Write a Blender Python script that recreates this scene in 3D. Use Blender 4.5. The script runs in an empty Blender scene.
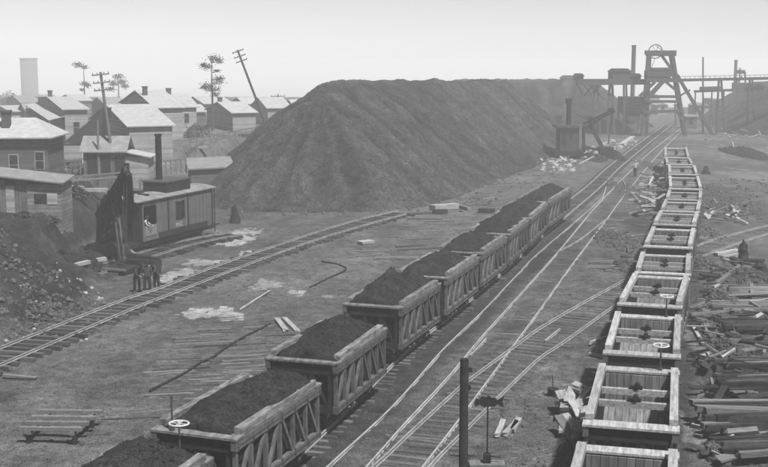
import bpy, math, random
import numpy as np
from mathutils import Vector, Matrix, Euler
random.seed(7)
rng = np.random.RandomState(5)
scene = bpy.context.scene
C = scene.collection
R = math.radians
# ------------------------------------------------------------------ camera
H = 13.5; F = 1150.0; CX = 384.0; CY = 233.6; YH = 62.0
PITCH = math.atan((CY - YH) / F)
cam_d = bpy.data.cameras.new('camera'); cam = bpy.data.objects.new('camera', cam_d); C.objects.link(cam)
cam.location = (0, 0, H); cam.rotation_euler = (math.pi/2 - PITCH, 0, 0)
cam_d.sensor_width = 36; cam_d.lens = F/768*36; cam_d.clip_start = .5; cam_d.clip_end = 12000
scene.camera = cam
# ------------------------------------------------------------------ world, sun, exposure
SUN_EL = R(60); SUN_AZ = R(142)      # azimuth clockwise from +Y (view direction)
w = bpy.data.worlds.new('World'); scene.world = w; w.use_nodes = True
nt = w.node_tree; nt.nodes.clear()
sky = nt.nodes.new('ShaderNodeTexSky'); sky.sky_type = 'NISHITA'; sky.sun_disc = False
sky.sun_elevation = SUN_EL; sky.sun_rotation = SUN_AZ; sky.dust_density = 0; sky.air_density = 1.0; sky.altitude = 0
bwn = nt.nodes.new('ShaderNodeRGBToBW'); bg = nt.nodes.new('ShaderNodeBackground'); wo = nt.nodes.new('ShaderNodeOutputWorld')
nt.links.new(sky.outputs[0], bwn.inputs[0]); nt.links.new(bwn.outputs[0], bg.inputs[0]); nt.links.new(bg.outputs[0], wo.inputs[0])
bg.inputs[1].default_value = 0.060
sd = bpy.data.lights.new('sun', 'SUN'); sd.energy = 4.6; sd.angle = R(3); sd.color = (1, 1, 1)
so = bpy.data.objects.new('sun', sd); C.objects.link(so)
sv = Vector((math.sin(SUN_AZ)*math.cos(SUN_EL), math.cos(SUN_AZ)*math.cos(SUN_EL), math.sin(SUN_EL)))
so.rotation_euler = sv.to_track_quat('Z', 'Y').to_euler(); so.location = (60, 60, 80)
vs = scene.view_settings; vs.view_transform = 'Standard'; vs.look = 'None'; vs.gamma = 1; vs.exposure = 0.72; vs.use_curve_mapping = False
HAZE = 0.00125; scene.cycles.volume_bounces = 8; scene.cycles.max_bounces = 12

# ------------------------------------------------------------------ pixel -> world
def P(px, py, z=0.0):
    u = (px-CX)/F; v = (CY-py)/F
    dy = math.cos(PITCH) + v*math.sin(PITCH); dz = -math.sin(PITCH) + v*math.cos(PITCH)
    t = (z-H)/dz
    return Vector((u*t, dy*t, z))
def Q(px, py, D):
    u = (px-CX)/F; v = (CY-py)/F
    dy = math.cos(PITCH) + v*math.sin(PITCH); dz = -math.sin(PITCH) + v*math.cos(PITCH)
    t = D/dy
    return Vector((u*t, D, H+dz*t))
def proj(p):
    y = p[1]; z = p[2]-H
    fw = y*math.cos(PITCH) - z*math.sin(PITCH); up = y*math.sin(PITCH) + z*math.cos(PITCH)
    return CX + F*p[0]/fw, CY - F*up/fw

# ------------------------------------------------------------------ noise
def _hash(ix, iy, s):
    n = (ix.astype(np.int64)*374761393 + iy.astype(np.int64)*668265263 + s*1442695) & 0x7fffffff
    n = ((n ^ (n >> 13))*1274126177) & 0x7fffffff
    return ((n ^ (n >> 16)) & 0xffff)/65535.0
def vnoise(x, y, s=0):
    x = np.asarray(x, float); y = np.asarray(y, float)
    ix = np.floor(x); iy = np.floor(y); fx = x-ix; fy = y-iy
    fx = fx*fx*(3-2*fx); fy = fy*fy*(3-2*fy)
    a = _hash(ix, iy, s); b = _hash(ix+1, iy, s); c = _hash(ix, iy+1, s); d = _hash(ix+1, iy+1, s)
    return (a*(1-fx)+b*fx)*(1-fy) + (c*(1-fx)+d*fx)*fy - .5
def fbm(x, y, s=0, o=4):
    r = 0; a = 1
    for i in range(o):
        r = r + a*vnoise(np.asarray(x)*2**i + 17.3*i, np.asarray(y)*2**i + 5.1*i, s+i); a *= .5
    return r
def sstep(t):
    t = np.clip(t, 0, 1); return t*t*(3-2*t)
def poly_sd(x, y, poly):
    """signed distance to polygon, positive inside; also nearest point"""
    x = np.asarray(x, float); y = np.asarray(y, float)
    best = np.full(x.shape, 1e18); ins = np.zeros(x.shape, bool)
    nx = np.zeros(x.shape); ny = np.zeros(x.shape)
    n = len(poly)
    for i in range(n):
        x0, y0 = poly[i]; x1, y1 = poly[(i+1) % n]
        dx, dy = x1-x0, y1-y0
        t = np.clip(((x-x0)*dx+(y-y0)*dy)/(dx*dx+dy*dy+1e-12), 0, 1)
        qx = x0+t*dx; qy = y0+t*dy
        d = (x-qx)**2+(y-qy)**2
        m = d < best
        best = np.where(m, d, best); nx = np.where(m, qx, nx); ny = np.where(m, qy, ny)
        if y0 != y1:
            c = ((y0 > y) != (y1 > y)) & (x < (x1-x0)*(y-y0)/(y1-y0)+x0)
            ins ^= c
    d = np.sqrt(best)
    return np.where(ins, d, -d), nx, ny

# ------------------------------------------------------------------ materials (all greys: the place is seen in black and white)
KALB = .55      # overall reflectance scale, balanced against exposure and haze
def mat(name, lo, hi, scale=3, rough=.9, stretch=(1, 1, 1), bump=.3, bdist=.03, rand=.12, detail=6, attr=None, metal=0, fine=None, boards=None, spec=.08, grain=None):
    if not attr: lo *= KALB; hi *= KALB
    m = bpy.data.materials.new(name); m.use_nodes = True
    t = m.node_tree; n = t.nodes; b = n['Principled BSDF']; L = t.links.new
    b.inputs['Roughness'].default_value = rough; b.inputs['Metallic'].default_value = metal
    b.inputs['Specular IOR Level'].default_value = spec
    tc = n.new('ShaderNodeTexCoord'); mp = n.new('ShaderNodeMapping'); mp.inputs['Scale'].default_value = stretch
    oi = n.new('ShaderNodeObjectInfo')
    mul = n.new('ShaderNodeMath'); mul.operation = 'MULTIPLY'; mul.inputs[1].default_value = 37.0
    L(oi.outputs['Random'], mul.inputs[0])
    vm = n.new('ShaderNodeVectorMath'); vm.operation = 'ADD'
    L(tc.outputs['Object'], mp.inputs['Vector']); L(mp.outputs[0], vm.inputs[0]); L(mul.outputs[0], vm.inputs[1])
    nz = n.new('ShaderNodeTexNoise'); nz.inputs['Scale'].default_value = scale; nz.inputs['Detail'].default_value = detail; nz.inputs['Roughness'].default_value = .65
    L(vm.outputs[0], nz.inputs['Vector'])
    mr = n.new('ShaderNodeMapRange'); mr.inputs[1].default_value = .3; mr.inputs[2].default_value = .7
    mr.inputs[3].default_value = lo; mr.inputs[4].default_value = hi
    L(nz.outputs['Fac'], mr.inputs[0])
    out = mr.outputs[0]
    if fine:
        n2 = n.new('ShaderNodeTexNoise'); n2.inputs['Scale'].default_value = fine[0]; n2.inputs['Detail'].default_value = 5; n2.inputs['Roughness'].default_value = .75
        L(vm.outputs[0], n2.inputs['Vector'])
        m2 = n.new('ShaderNodeMapRange'); m2.inputs[1].default_value = .3; m2.inputs[2].default_value = .7
        m2.inputs[3].default_value = 1-fine[1]; m2.inputs[4].default_value = 1+fine[1]; L(n2.outputs['Fac'], m2.inputs[0])
        mm = n.new('ShaderNodeMath'); mm.operation = 'MULTIPLY'; L(out, mm.inputs[0]); L(m2.outputs[0], mm.inputs[1]); out = mm.outputs[0]
    hgt = nz.outputs['Fac']
    if grain:
        n3 = n.new('ShaderNodeTexNoise'); n3.inputs['Scale'].default_value = grain[0]; n3.inputs['Detail'].default_value = 3; n3.inputs['Roughness'].default_value = .8
        L(vm.outputs[0], n3.inputs['Vector'])
        m3 = n.new('ShaderNodeMapRange'); m3.inputs[1].default_value = .32; m3.inputs[2].default_value = .68
        m3.inputs[3].default_value = 1-grain[1]; m3.inputs[4].default_value = 1+grain[1]; L(n3.outputs['Fac'], m3.inputs[0])
        mm3 = n.new('ShaderNodeMath'); mm3.operation = 'MULTIPLY'; L(out, mm3.inputs[0]); L(m3.outputs[0], mm3.inputs[1]); out = mm3.outputs[0]
        ah = n.new('ShaderNodeMath'); ah.operation = 'MULTIPLY_ADD'; ah.inputs[1].default_value = .35; L(n3.outputs['Fac'], ah.inputs[0]); L(hgt, ah.inputs[2])
        ah2 = n.new('ShaderNodeMath'); ah2.operation = 'MULTIPLY_ADD'; ah2.inputs[1].default_value = .5; L(n2.outputs['Fac'], ah2.inputs[0]); L(ah.outputs[0], ah2.inputs[2]); hgt = ah2.outputs[0]
    if boards:      # (axis, board width, groove strength)
        sx = n.new('ShaderNodeSeparateXYZ'); L(tc.outputs['Object'], sx.inputs[0])
        dv = n.new('ShaderNodeMath'); dv.operation = 'DIVIDE'; dv.inputs[1].default_value = boards[1]; L(sx.outputs['XYZ'.index(boards[0])], dv.inputs[0])
        fr = n.new('ShaderNodeMath'); fr.operation = 'FRACT'; L(dv.outputs[0], fr.inputs[0])
        fl = n.new('ShaderNodeMath'); fl.operation = 'FLOOR'; L(dv.outputs[0], fl.inputs[0])
        wn = n.new('ShaderNodeTexWhiteNoise'); wn.noise_dimensions = '1D'; L(fl.outputs[0], wn.inputs['W'])
        mv = n.new('ShaderNodeMapRange'); mv.inputs[3].default_value = .8; mv.inputs[4].default_value = 1.2; L(wn.outputs['Value'], mv.inputs[0])
        gt = n.new('ShaderNodeMath'); gt.operation = 'GREATER_THAN'; gt.inputs[1].default_value = .12; L(fr.outputs[0], gt.inputs[0])
        mg = n.new('ShaderNodeMapRange'); mg.inputs[3].default_value = 1-boards[2]; mg.inputs[4].default_value = 1; L(gt.outputs[0], mg.inputs[0])
        a1 = n.new('ShaderNodeMath'); a1.operation = 'MULTIPLY'; L(mv.outputs[0], a1.inputs[0]); L(mg.outputs[0], a1.inputs[1])
        a2 = n.new('ShaderNodeMath'); a2.operation = 'MULTIPLY'; L(out, a2.inputs[0]); L(a1.outputs[0], a2.inputs[1]); out = a2.outputs[0]
        ad = n.new('ShaderNodeMath'); ad.operation = 'MULTIPLY_ADD'; ad.inputs[1].default_value = .5; L(nz.outputs['Fac'], ad.inputs[0]); L(gt.outputs[0], ad.inputs[2]); hgt = ad.outputs[0]
    if attr:
        at = n.new('ShaderNodeAttribute'); at.attribute_name = attr
        am = n.new('ShaderNodeMath'); am.operation = 'MULTIPLY'; L(out, am.inputs[0]); L(at.outputs['Fac'], am.inputs[1]); out = am.outputs[0]
    if rand:
        r1 = n.new('ShaderNodeMapRange'); r1.inputs[3].default_value = 1-rand; r1.inputs[4].default_value = 1+rand; L(oi.outputs['Random'], r1.inputs[0])
        rm = n.new('ShaderNodeMath'); rm.operation = 'MULTIPLY'; L(out, rm.inputs[0]); L(r1.outputs[0], rm.inputs[1]); out = rm.outputs[0]
    cc = n.new('ShaderNodeCombineColor')
    for i in range(3): L(out, cc.inputs[i])
    L(cc.outputs[0], b.inputs['Base Color'])
    if bump:
        bp = n.new('ShaderNodeBump'); bp.inputs['Strength'].default_value = bump; bp.inputs['Distance'].default_value = bdist
        L(hgt, bp.inputs['Height']); L(bp.outputs[0], b.inputs['Normal'])
    return m
M = {}
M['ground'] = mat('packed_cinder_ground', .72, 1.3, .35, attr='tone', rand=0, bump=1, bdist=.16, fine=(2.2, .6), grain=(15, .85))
M['ore'] = mat('ore_heap_earth', .024, .046, .25, attr='tone', rand=0, bump=1, bdist=.5, fine=(1.1, .6), grain=(5, .85))
M['load'] = mat('ore_load', .02, .055, 1.6, bump=1, bdist=.08, rand=.1, fine=(6, .6), grain=(20, .9))
M['rim_dusty'] = mat('dusty_rim_timber', .07, .42, 2.0, stretch=(3, .8, 3), bump=.5, rand=.15, fine=(14, .3))
M['rail'] = mat('worn_rail_steel', .34, .66, 1.2, rough=.45, bump=.1, rand=0, spec=.5)
M['rail_mid'] = mat('half_worn_rail_steel', .26, .5, 1.2, rough=.5, bump=.1, rand=0)
M['rail_dull'] = mat('dull_rail_steel', .2, .4, 2, rough=.6, bump=.1, rand=0)
M['tie'] = mat('old_tie_wood', .07, .2, 5, stretch=(1, 6, 6), bump=.6, rand=.4)
M['tie_buried'] = mat('silted_tie_wood', .09, .19, 4, bump=.4, rand=.35)
M['tie_dark'] = mat('buried_tie_wood', .04, .12, 4, bump=.6, rand=.4)
M['wood_pale'] = mat('bleached_timber', .26, .68, 2.2, stretch=(5, .6, 5), bump=.5, rand=.15, fine=(18, .18))
M['wood_mid'] = mat('weathered_timber', .15, .3, 2.5, stretch=(4, 1, 4), bump=.5, rand=.14, fine=(16, .2))
M['wood_truss'] = mat('truss_timber', .1, .22, 3, bump=.4, rand=.12, fine=(16, .2))
M['wood_dark'] = mat('tarry_and_shaded_timber', .02, .06, 3, bump=.5, rand=.2)  # tar-dark wood; on the car ends its dark is painted shade
M['inner'] = mat('hopper_lining_boards', .14, .36, 2, stretch=(4, 1, .4), bump=.4, rand=.15, boards=('X', .24, .6))
M['iron'] = mat('black_iron', .02, .05, 5, rough=.6, bump=.3, rand=.1)
M['iron_mid'] = mat('rusted_iron', .06, .12, 5, rough=.75, bump=.3, rand=.1)
M['white'] = mat('white_paint', .65, .8, 6, rough=.7, bump=.1, rand=.03)
M['cab'] = mat('cab_sheet_boards', .13, .2, 2, bump=.3, rand=0, boards=('Y', .14, .25))
M['cab_roof'] = mat('dusty_cab_roof', .16, .4, 1.3, bump=.4, rand=0, fine=(7, .3))
M['panel'] = mat('pale_panel', .24, .36, 3, bump=.2, rand=.05)
M['stone'] = mat('broken_rock', .04, .19, 2.5, bump=.8, bdist=.05, rand=0)
M['stone_pale'] = mat('pale_rock', .3, .6, 2.5, bump=.6, rand=0)
M['roof_pale'] = mat('pale_shingles', .42, .62, 1.5, bump=.5, rand=.06, stretch=(1, 1, 2), fine=(9, .14))  # even light grey roof tone, the same on every slope
M['roof_mid'] = mat('grey_shingles', .24, .4, 1.5, bump=.5, rand=.1, fine=(9, .2))
M['roof_dark'] = mat('tar_roof', .04, .09, 1.5, bump=.5, rand=.1)
for k, lo, hi in (('wall_dark', .12, .19), ('wall_mid', .36, .5), ('wall_light', .42, .55)):
    M[k] = mat(k+'_clapboard', lo, hi, 1.2, bump=.5, bdist=.02, rand=.08, boards=('Z', .2, .22), fine=(8, .12))
M['shed_board'] = mat('shed_boards', .22, .38, 1.5, bump=.5, rand=.1, boards=('Z', .26, .55), fine=(8, .2))
M['shed_vert'] = mat('upright_shed_boards', .12, .24, 1.5, bump=.5, rand=.1, boards=('X', .22, .6), fine=(8, .2))
M['glass'] = mat('dark_window_glass', .02, .04, 2, rough=.25, bump=0, rand=0, spec=.5)
M['brick'] = mat('sooty_brick', .1, .17, 4, bump=.4, rand=.1, boards=('Z', .1, .35))
M['trim'] = mat('pale_trim', .4, .5, 4, bump=.2, rand=.05)
M['needle'] = mat('pine_needles', .035, .08, 3, bump=0, rand=.1)
M['leaf'] = mat('bush_leaves', .05, .11, 3, bump=0, rand=.2)
M['bark'] = mat('bark', .08, .15, 6, bump=.6, rand=.1, stretch=(3, 3, .5))
M['frame'] = mat('headframe_timber', .07, .12, 2, bump=.4, rand=.1, fine=(10, .2))
M['steel_tank'] = mat('tank_plates', .14, .2, 1, bump=.2, rand=0, boards=('Z', 2.0, .15))
M['skin'] = mat('skin', .3, .38, 8, rough=.6, bump=0, rand=.05)
M['cloth_dark'] = mat('dark_trousers', .02, .04, 8, bump=.2, rand=.1)
M['cloth_light'] = mat('light_shirt', .5, .65, 8, bump=.2, rand=.05)
M['cloth_mid'] = mat('work_jacket', .05, .09, 8, bump=.2, rand=.2)

# ------------------------------------------------------------------ mesh helpers
class MB:
    def __init__(s): s.v = []; s.f = []
    def hexa(s, pts):
        i = len(s.v); s.v += [tuple(p) for p in pts]
        s.f += [(i, i+3, i+2, i+1), (i+4, i+5, i+6, i+7), (i, i+1, i+5, i+4), (i+1, i+2, i+6, i+5), (i+2, i+3, i+7, i+6), (i+3, i, i+4, i+7)]
        return s
    def box(s, x0, x1, y0, y1, z0, z1):
        return s.hexa([(x0, y0, z0), (x1, y0, z0), (x1, y1, z0), (x0, y1, z0), (x0, y0, z1), (x1, y0, z1), (x1, y1, z1), (x0, y1, z1)])
    def beam(s, a, b, w, h, up=(0, 0, 1)):
        a = Vector(a); b = Vector(b); d = (b-a)
        if d.length < 1e-6: return s
        d.normalize(); u = Vector(up)
        if abs(d.dot(u)) > .97: u = Vector((0, 1, 0))
        r = d.cross(u).normalized(); u = r.cross(d).normalized()
        r = r*w/2; u = u*h/2
        return s.hexa([a-r-u, a+r-u, b+r-u, b-r-u, a-r+u, a+r+u, b+r+u, b-r+u])
    def cyl(s, a, b, r0, r1=None, n=10, cap=True):
        if r1 is None: r1 = r0
        a = Vector(a); b = Vector(b); d = (b-a).normalized()
        u = Vector((0, 0, 1)) if abs(d.z) < .9 else Vector((1, 0, 0))
        r = d.cross(u).normalized(); u = r.cross(d)
        i = len(s.v)
        for p, rr in ((a, r0), (b, r1)):
            for k in range(n):
                t = 2*math.pi*k/n
                s.v.append(tuple(p + r*math.cos(t)*rr + u*math.sin(t)*rr))
        for k in range(n):
            k2 = (k+1) % n; s.f.append((i+k, i+k2, i+n+k2, i+n+k))
        if cap: s.f.append(tuple(i+k for k in reversed(range(n)))); s.f.append(tuple(i+n+k for k in range(n)))
        return s
    def ring(s, c, ax, r, t, n=20, m=6):
        ax = Vector(ax).normalized(); u = ax.orthogonal().normalized(); v = ax.cross(u); i = len(s.v); c = Vector(c)
        for k in range(n):
            a = 2*math.pi*k/n; e = u*math.cos(a)+v*math.sin(a)
            for j in range(m):
                b = 2*math.pi*j/m; s.v.append(tuple(c+e*(r+t*math.cos(b))+ax*t*math.sin(b)))
        for k in range(n):
            for j in range(m):
                a0 = i+k*m+j; a1 = i+k*m+(j+1) % m; b0 = i+((k+1) % n)*m+j; b1 = i+((k+1) % n)*m+(j+1) % m
                s.f.append((a0, b0, b1, a1))
        return s
    def tube(s, pts, r, n=6):
        for a, b in zip(pts[:-1], pts[1:]): s.cyl(a, b, r, r, n)
        return s
    def face(s, pts):
        i = len(s.v); s.v += [tuple(p) for p in pts]; s.f.append(tuple(range(i, i+len(pts)))); return s
    def prism(s, poly, off):
        """closed prism: polygon pts extruded by vector off"""
        i = len(s.v); n = len(poly); off = Vector(off)
        s.v += [tuple(Vector(p)) for p in poly] + [tuple(Vector(p)+off) for p in poly]
        s.f.append(tuple(i+k for k in reversed(range(n)))); s.f.append(tuple(i+n+k for k in range(n)))
        for k in range(n):
            k2 = (k+1) % n; s.f.append((i+k, i+k2, i+n+k2, i+n+k))
        return s
    def blob(s, c, r, sq=.7, rnd=random):
        i = len(s.v); c = Vector(c)
        ph = rnd.random()*6.28; e = [rnd.uniform(.6, 1.25) for _ in range(14)]
        s.v.append(tuple(c+Vector((rnd.uniform(-.3, .3)*r, rnd.uniform(-.3, .3)*r, r*sq*e[0]))))
        for k in range(6):
            a = ph+k*1.047; rr = r*e[1+k]
            s.v.append(tuple(c+Vector((math.cos(a)*rr*.8, math.sin(a)*rr*.8, r*sq*.45*e[7-k]))))
        for k in range(6):
            a = ph+k*1.047+.5; rr = r*e[7+k]
            s.v.append(tuple(c+Vector((math.cos(a)*rr, math.sin(a)*rr, -r*sq*.5))))
        for k in range(6):
            k2 = (k+1) % 6
            s.f += [(i, i+1+k, i+1+k2), (i+1+k, i+7+k, i+1+k2), (i+1+k2, i+7+k, i+7+k2)]
        return s
    def build(s, name, m, parent=None, smooth=False):
        me = bpy.data.meshes.new(name); me.from_pydata(s.v, [], s.f); me.update()
        me.materials.append(M[m] if isinstance(m, str) else m)
        if smooth:
            for p in me.polygons: p.use_smooth = True
        o = bpy.data.objects.new(name, me); C.objects.link(o)
        if parent: o.parent = parent
        return o
def tag(o, label=None, cat=None, group=None, kind=None):
    if label: o['label'] = label
    if cat: o['category'] = cat
    if group: o['group'] = group
    if kind: o['kind'] = kind
    return o
def empty(name, loc=(0, 0, 0), rz=0, label=None, cat=None, group=None):
    o = bpy.data.objects.new(name, None); C.objects.link(o); o.location = loc; o.rotation_euler = (0, 0, rz); o.empty_display_size = .3
    return tag(o, label, cat, group)
KIDS = {}
def copy_tree(o, parent=None):
    c = o.copy(); C.objects.link(c); c.parent = parent
    for ch in [x for x in list(C.objects) if x.parent is o]: copy_tree(ch, c)
    return c

# ------------------------------------------------------------------ terrain
BANK = [(-12, 15), (-17.5, 42), (-19.2, 56), (-16.2, 66), (-18.3, 72), (-21.2, 76), (-22.0, 92), (-24, 104), (-29, 113), (-34, 124), (-20, 150), (0, 230), (5, 900), (-4000, 900), (-4000, 15)]
def bank_h(x, y):
    d, _, _ = poly_sd(x, y, BANK)
    h = 3.0*sstep((d+.3)/np.where(y > 74, 3.0, 5.0))
    c = 8.4 - .78*np.sqrt((x+27)**2+(y-62)**2)
    c2 = 1.5 - .5*np.sqrt((x+20.3)**2+((y-70)*.7)**2)
    c = np.maximum(c, c2) + fbm(x*.5, y*.5, 3)*.5*np.clip(c, 0, 1)
    k = .5
    return np.where(np.maximum(h, c) > 0, np.maximum(h, c), 0)
def gz0(x, y):
    x = np.asarray(x, float); y = np.asarray(y, float)
    h = bank_h(x, y)
    rough = fbm(x*.33, y*.33, 11)*.5*sstep(h/1.2)
    # low heaps between main track and empty cars, and on the right
    xr = x - y*.27
    fall = 48*sstep((y-330)/520)
    return h + rough - fall
def gz(x, y): return float(gz0(np.array([x]), np.array([y]))[0])

def ground_tone(x, y):
    n = 0.155 + fbm(x*.12, y*.09, 21)*.06 + fbm(x*.6, y*.35, 22)*.05 + np.clip(fbm(x*1.7, y*1.1, 23)-.15, 0, 1)*.1
    # long faint streaks along the yard
    n = n*(1+.22*fbm((x-.29*y)*1.1, y*.12, 31))
    def ell(px, py, rx, ry, val, soft=.6, rot=0):
        nonlocal n
        c = P(px, py); s = 1.0
        sx = rx/(F/(c.y*1.02)); yb = P(px, py-ry).y - c.y
        pale = val > .4
        d = np.sqrt(((x-c.x)/sx)**2+((y-c.y)/abs(yb))**2) + fbm(x*.9, y*.6, 41)*(1.1 if pale else .9)
        if pale: d = d + fbm(x*3.1, y*2.1, 43)*.7; soft = .16
        wgt = sstep((1.1-d)/soft); n = n*(1-wgt)+val*wgt
    # trackside darker band along the loaded train
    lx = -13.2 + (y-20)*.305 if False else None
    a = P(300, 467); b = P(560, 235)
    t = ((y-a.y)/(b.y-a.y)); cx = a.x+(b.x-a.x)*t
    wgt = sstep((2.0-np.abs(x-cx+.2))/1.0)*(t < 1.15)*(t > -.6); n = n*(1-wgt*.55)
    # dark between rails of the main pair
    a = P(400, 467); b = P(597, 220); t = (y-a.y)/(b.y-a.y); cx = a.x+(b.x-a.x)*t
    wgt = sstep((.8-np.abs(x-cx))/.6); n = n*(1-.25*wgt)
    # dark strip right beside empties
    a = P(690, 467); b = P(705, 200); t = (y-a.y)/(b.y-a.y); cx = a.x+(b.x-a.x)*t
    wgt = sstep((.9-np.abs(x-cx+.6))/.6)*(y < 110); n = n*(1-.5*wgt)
    for e in ((183, 276, 22, 7, .46), (172, 290, 12, 6, .48), (203, 311, 22, 5, .52), (232, 315, 12, 4, .45), (268, 285, 14, 5, .44), (300, 292, 9, 3, .5),
              (232, 240, 14, 5, .5), (246, 255, 8, 3, .5), (240, 232, 14, 3, .42), (330, 297, 8, 2, .42), (205, 262, 16, 3, .42),
              (700, 440, 14, 30, .24), (703, 350, 10, 40, .22), (725, 240, 25, 6, .26), (750, 175, 30, 6, .25), (715, 290, 14, 10, .24), (745, 152, 40, 5, .22),
              (600, 268, 16, 12, .19), (578, 405, 20, 20, .15), (640, 225, 25, 15, .09), (710, 190, 30, 10, .1), (725, 205, 30, 12, .09),
              (745, 400, 30, 45, .08), (745, 310, 30, 30, .09), (720, 330, 18, 25, .13),
              (30, 405, 60, 25, .19), (100, 340, 60, 16, .19), (360, 265, 50, 14, .2), (440, 215, 40, 10, .2)):
        ell(*e)
    h = bank_h(x, y)
    wgt = sstep(h/.8)*(y < 100); n = n*(1-wgt) + wgt*(.055+.05*fbm(x*.5, y*.5, 77)+.05*sstep((h-3.0)/1.5))
    wgt = (y > 100)*sstep((h-2.5)/.3); n = n*(1-wgt)+wgt*(.14+.12*fbm(x*.08, y*.05, 78))
    n = n*.47
    return np.clip(n, .02, .45)

def make_ground():
    
    us = np.concatenate([np.array([-40, -12, -5, -2.4, -1.4, -.9, -.65, -.5]), np.linspace(-.42, .42, 560), np.array([.5, .65, .9, 1.4, 2.4, 5, 12, 40])])
    ys = [-400, -120, -40, -10, 5, 15, 22]; d = 26.0
    while d < 420: ys.append(d); d *= 1.0042
    while d < 5500: ys.append(d); d *= 1.04
    ys = np.array(ys)
    X = us[None, :]*np.maximum(ys, 26)[:, None]; Y = np.repeat(ys[:, None], len(us), 1)
    X = np.clip(X, -3500, 3500)
    Z = gz0(X, Y)
    near = (Y < 260)
    Z = Z + near*(fbm(X*.8, Y*.8, 51)*.045 + fbm(X*4, Y*4, 52, 3)*.02) - .01
    # rubble roughness at foot of the bank
    bh = bank_h(X, Y); wgt = sstep(bh/.4)*sstep((4.5-bh)/2)*(Y < 100)
    Z += wgt*fbm(X*1.5, Y*1.5, 53, 4)*.35
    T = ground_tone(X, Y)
    nr, nc = X.shape
    idx = np.arange(nr*nc).reshape(nr, nc)
    q = np.stack([idx[:-1, :-1], idx[:-1, 1:], idx[1:, 1:], idx[1:, :-1]], -1).reshape(-1, 4)
    me = bpy.data.meshes.new('ground')
    me.vertices.add(nr*nc); me.vertices.foreach_set('co', np.stack([X, Y, Z], -1).reshape(-1).astype(np.float32))
    me.loops.add(q.size); me.loops.foreach_set('vertex_index', q.reshape(-1).astype(np.int32))
    me.polygons.add(len(q)); me.polygons.foreach_set('loop_start', np.arange(0, q.size, 4).astype(np.int32)); me.polygons.foreach_set('loop_total', np.full(len(q), 4, np.int32))
    me.update(); me.validate()
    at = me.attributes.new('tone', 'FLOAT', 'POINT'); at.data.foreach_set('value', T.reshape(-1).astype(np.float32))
    me.materials.append(M['ground'])
    for p in me.polygons: p.use_smooth = True
    o = bpy.data.objects.new('ground', me); C.objects.link(o); tag(o, kind='structure')
make_ground()

# ------------------------------------------------------------------ stockpiles
def stockpile(poly, top, slope, step, label, gully=.75, tone=1.0, seed=0, tilt=0):
    xs = [p[0] for p in poly]; ys = [p[1] for p in poly]; run = top/slope+2
    gx = np.arange(min(xs)-run, max(xs)+run, step); gy = np.arange(min(ys)-run, max(ys)+run, step)
    X, Y = np.meshgrid(gx, gy)
    X = X + fbm(X*.9, Y*.9, seed+5)*step*.3
    sd_, nx, ny = poly_sd(X, Y, poly)
    out = np.clip(-sd_, 0, None)
    ux = (X-nx)/np.maximum(out, .01); uy = (Y-ny)/np.maximum(out, .01)
    w_ = fbm(X*.08, Y*.08, seed+9)*1.2
    g = .6*fbm((nx+ux*5)*.45, (ny+uy*5)*.45, seed+1, 2) + .8*fbm((nx+ux*4)*1.6+out*.04, (ny+uy*4)*1.6, seed+1, 4)
    out2 = np.clip(out - w_*sstep(out/5), 0, None)
    toe = .5*(np.sqrt((top-out2*slope)**2+1.2)+(top-out2*slope))      # soft toe
    Z = toe - .35 + g*gully*np.clip(out/4, 0, 1)*np.clip(toe/3, 0, 1) + fbm(X*.5, Y*.5, seed+2)*.3 + fbm(X*1.3, Y*1.3, seed+3, 4)*.38
    Z += np.where(sd_ > -1, fbm(X*.35, Y*.35, seed+4)*.35, 0)
    Z -= 1.0*sstep((out2-top/slope-.3)/1.3)
    T = 1.0*tone*(1 + .75*g + .45*fbm(X*.2, Y*.2, seed+7))
    nr, nc = X.shape; idx = np.arange(nr*nc).reshape(nr, nc)
    zc = np.maximum.reduce([Z[:-1, :-1], Z[1:, 1:], Z[:-1, 1:], Z[1:, :-1]])
    q = np.stack([idx[:-1, :-1], idx[:-1, 1:], idx[1:, 1:], idx[1:, :-1]], -1)[zc > -.25].reshape(-1, 4)
    me = bpy.data.meshes.new('ore_stockpile')
    used = np.unique(q); remap = -np.ones(nr*nc, int); remap[used] = np.arange(len(used)); q = remap[q]
    co = np.stack([X, Y, Z], -1).reshape(-1, 3)[used]
    me.vertices.add(len(used)); me.vertices.foreach_set('co', co.reshape(-1).astype(np.float32))
    me.loops.add(q.size); me.loops.foreach_set('vertex_index', q.reshape(-1).astype(np.int32))
    me.polygons.add(len(q)); me.polygons.foreach_set('loop_start', np.arange(0, q.size, 4).astype(np.int32)); me.polygons.foreach_set('loop_total', np.full(len(q), 4, np.int32))
    me.update(); me.validate()
    at = me.attributes.new('tone', 'FLOAT', 'POINT'); at.data.foreach_set('value', T.reshape(-1)[used].astype(np.float32))
    me.materials.append(M['ore'])
    for p in me.polygons: p.use_smooth = True
    o = bpy.data.objects.new('ore_stockpile', me); C.objects.link(o); tag(o, label, 'stockpile'); return o
stockpile([(-6.8, 117.5), (-8.5, 150), (-8, 182), (17, 187), (19, 181.5), (12.4, 171), (3, 145)], 10.8, .8, .3, 'nearest and largest dark flat-topped ore stockpile in the middle of the yard', seed=100)
stockpile([(8, 232), (38, 232), (45, 246), (54, 300), (20, 300)], 9.3, .8, .6, 'paler hazy ore stockpile behind the big one, under the trestle end', seed=200, gully=.4)
stockpile([(80, 222), (130, 215), (140, 300), (92, 290)], 8.9, .6, .8, 'distant ore dump at the right edge behind the trestle posts', seed=300, gully=.4, tone=.9)

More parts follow.
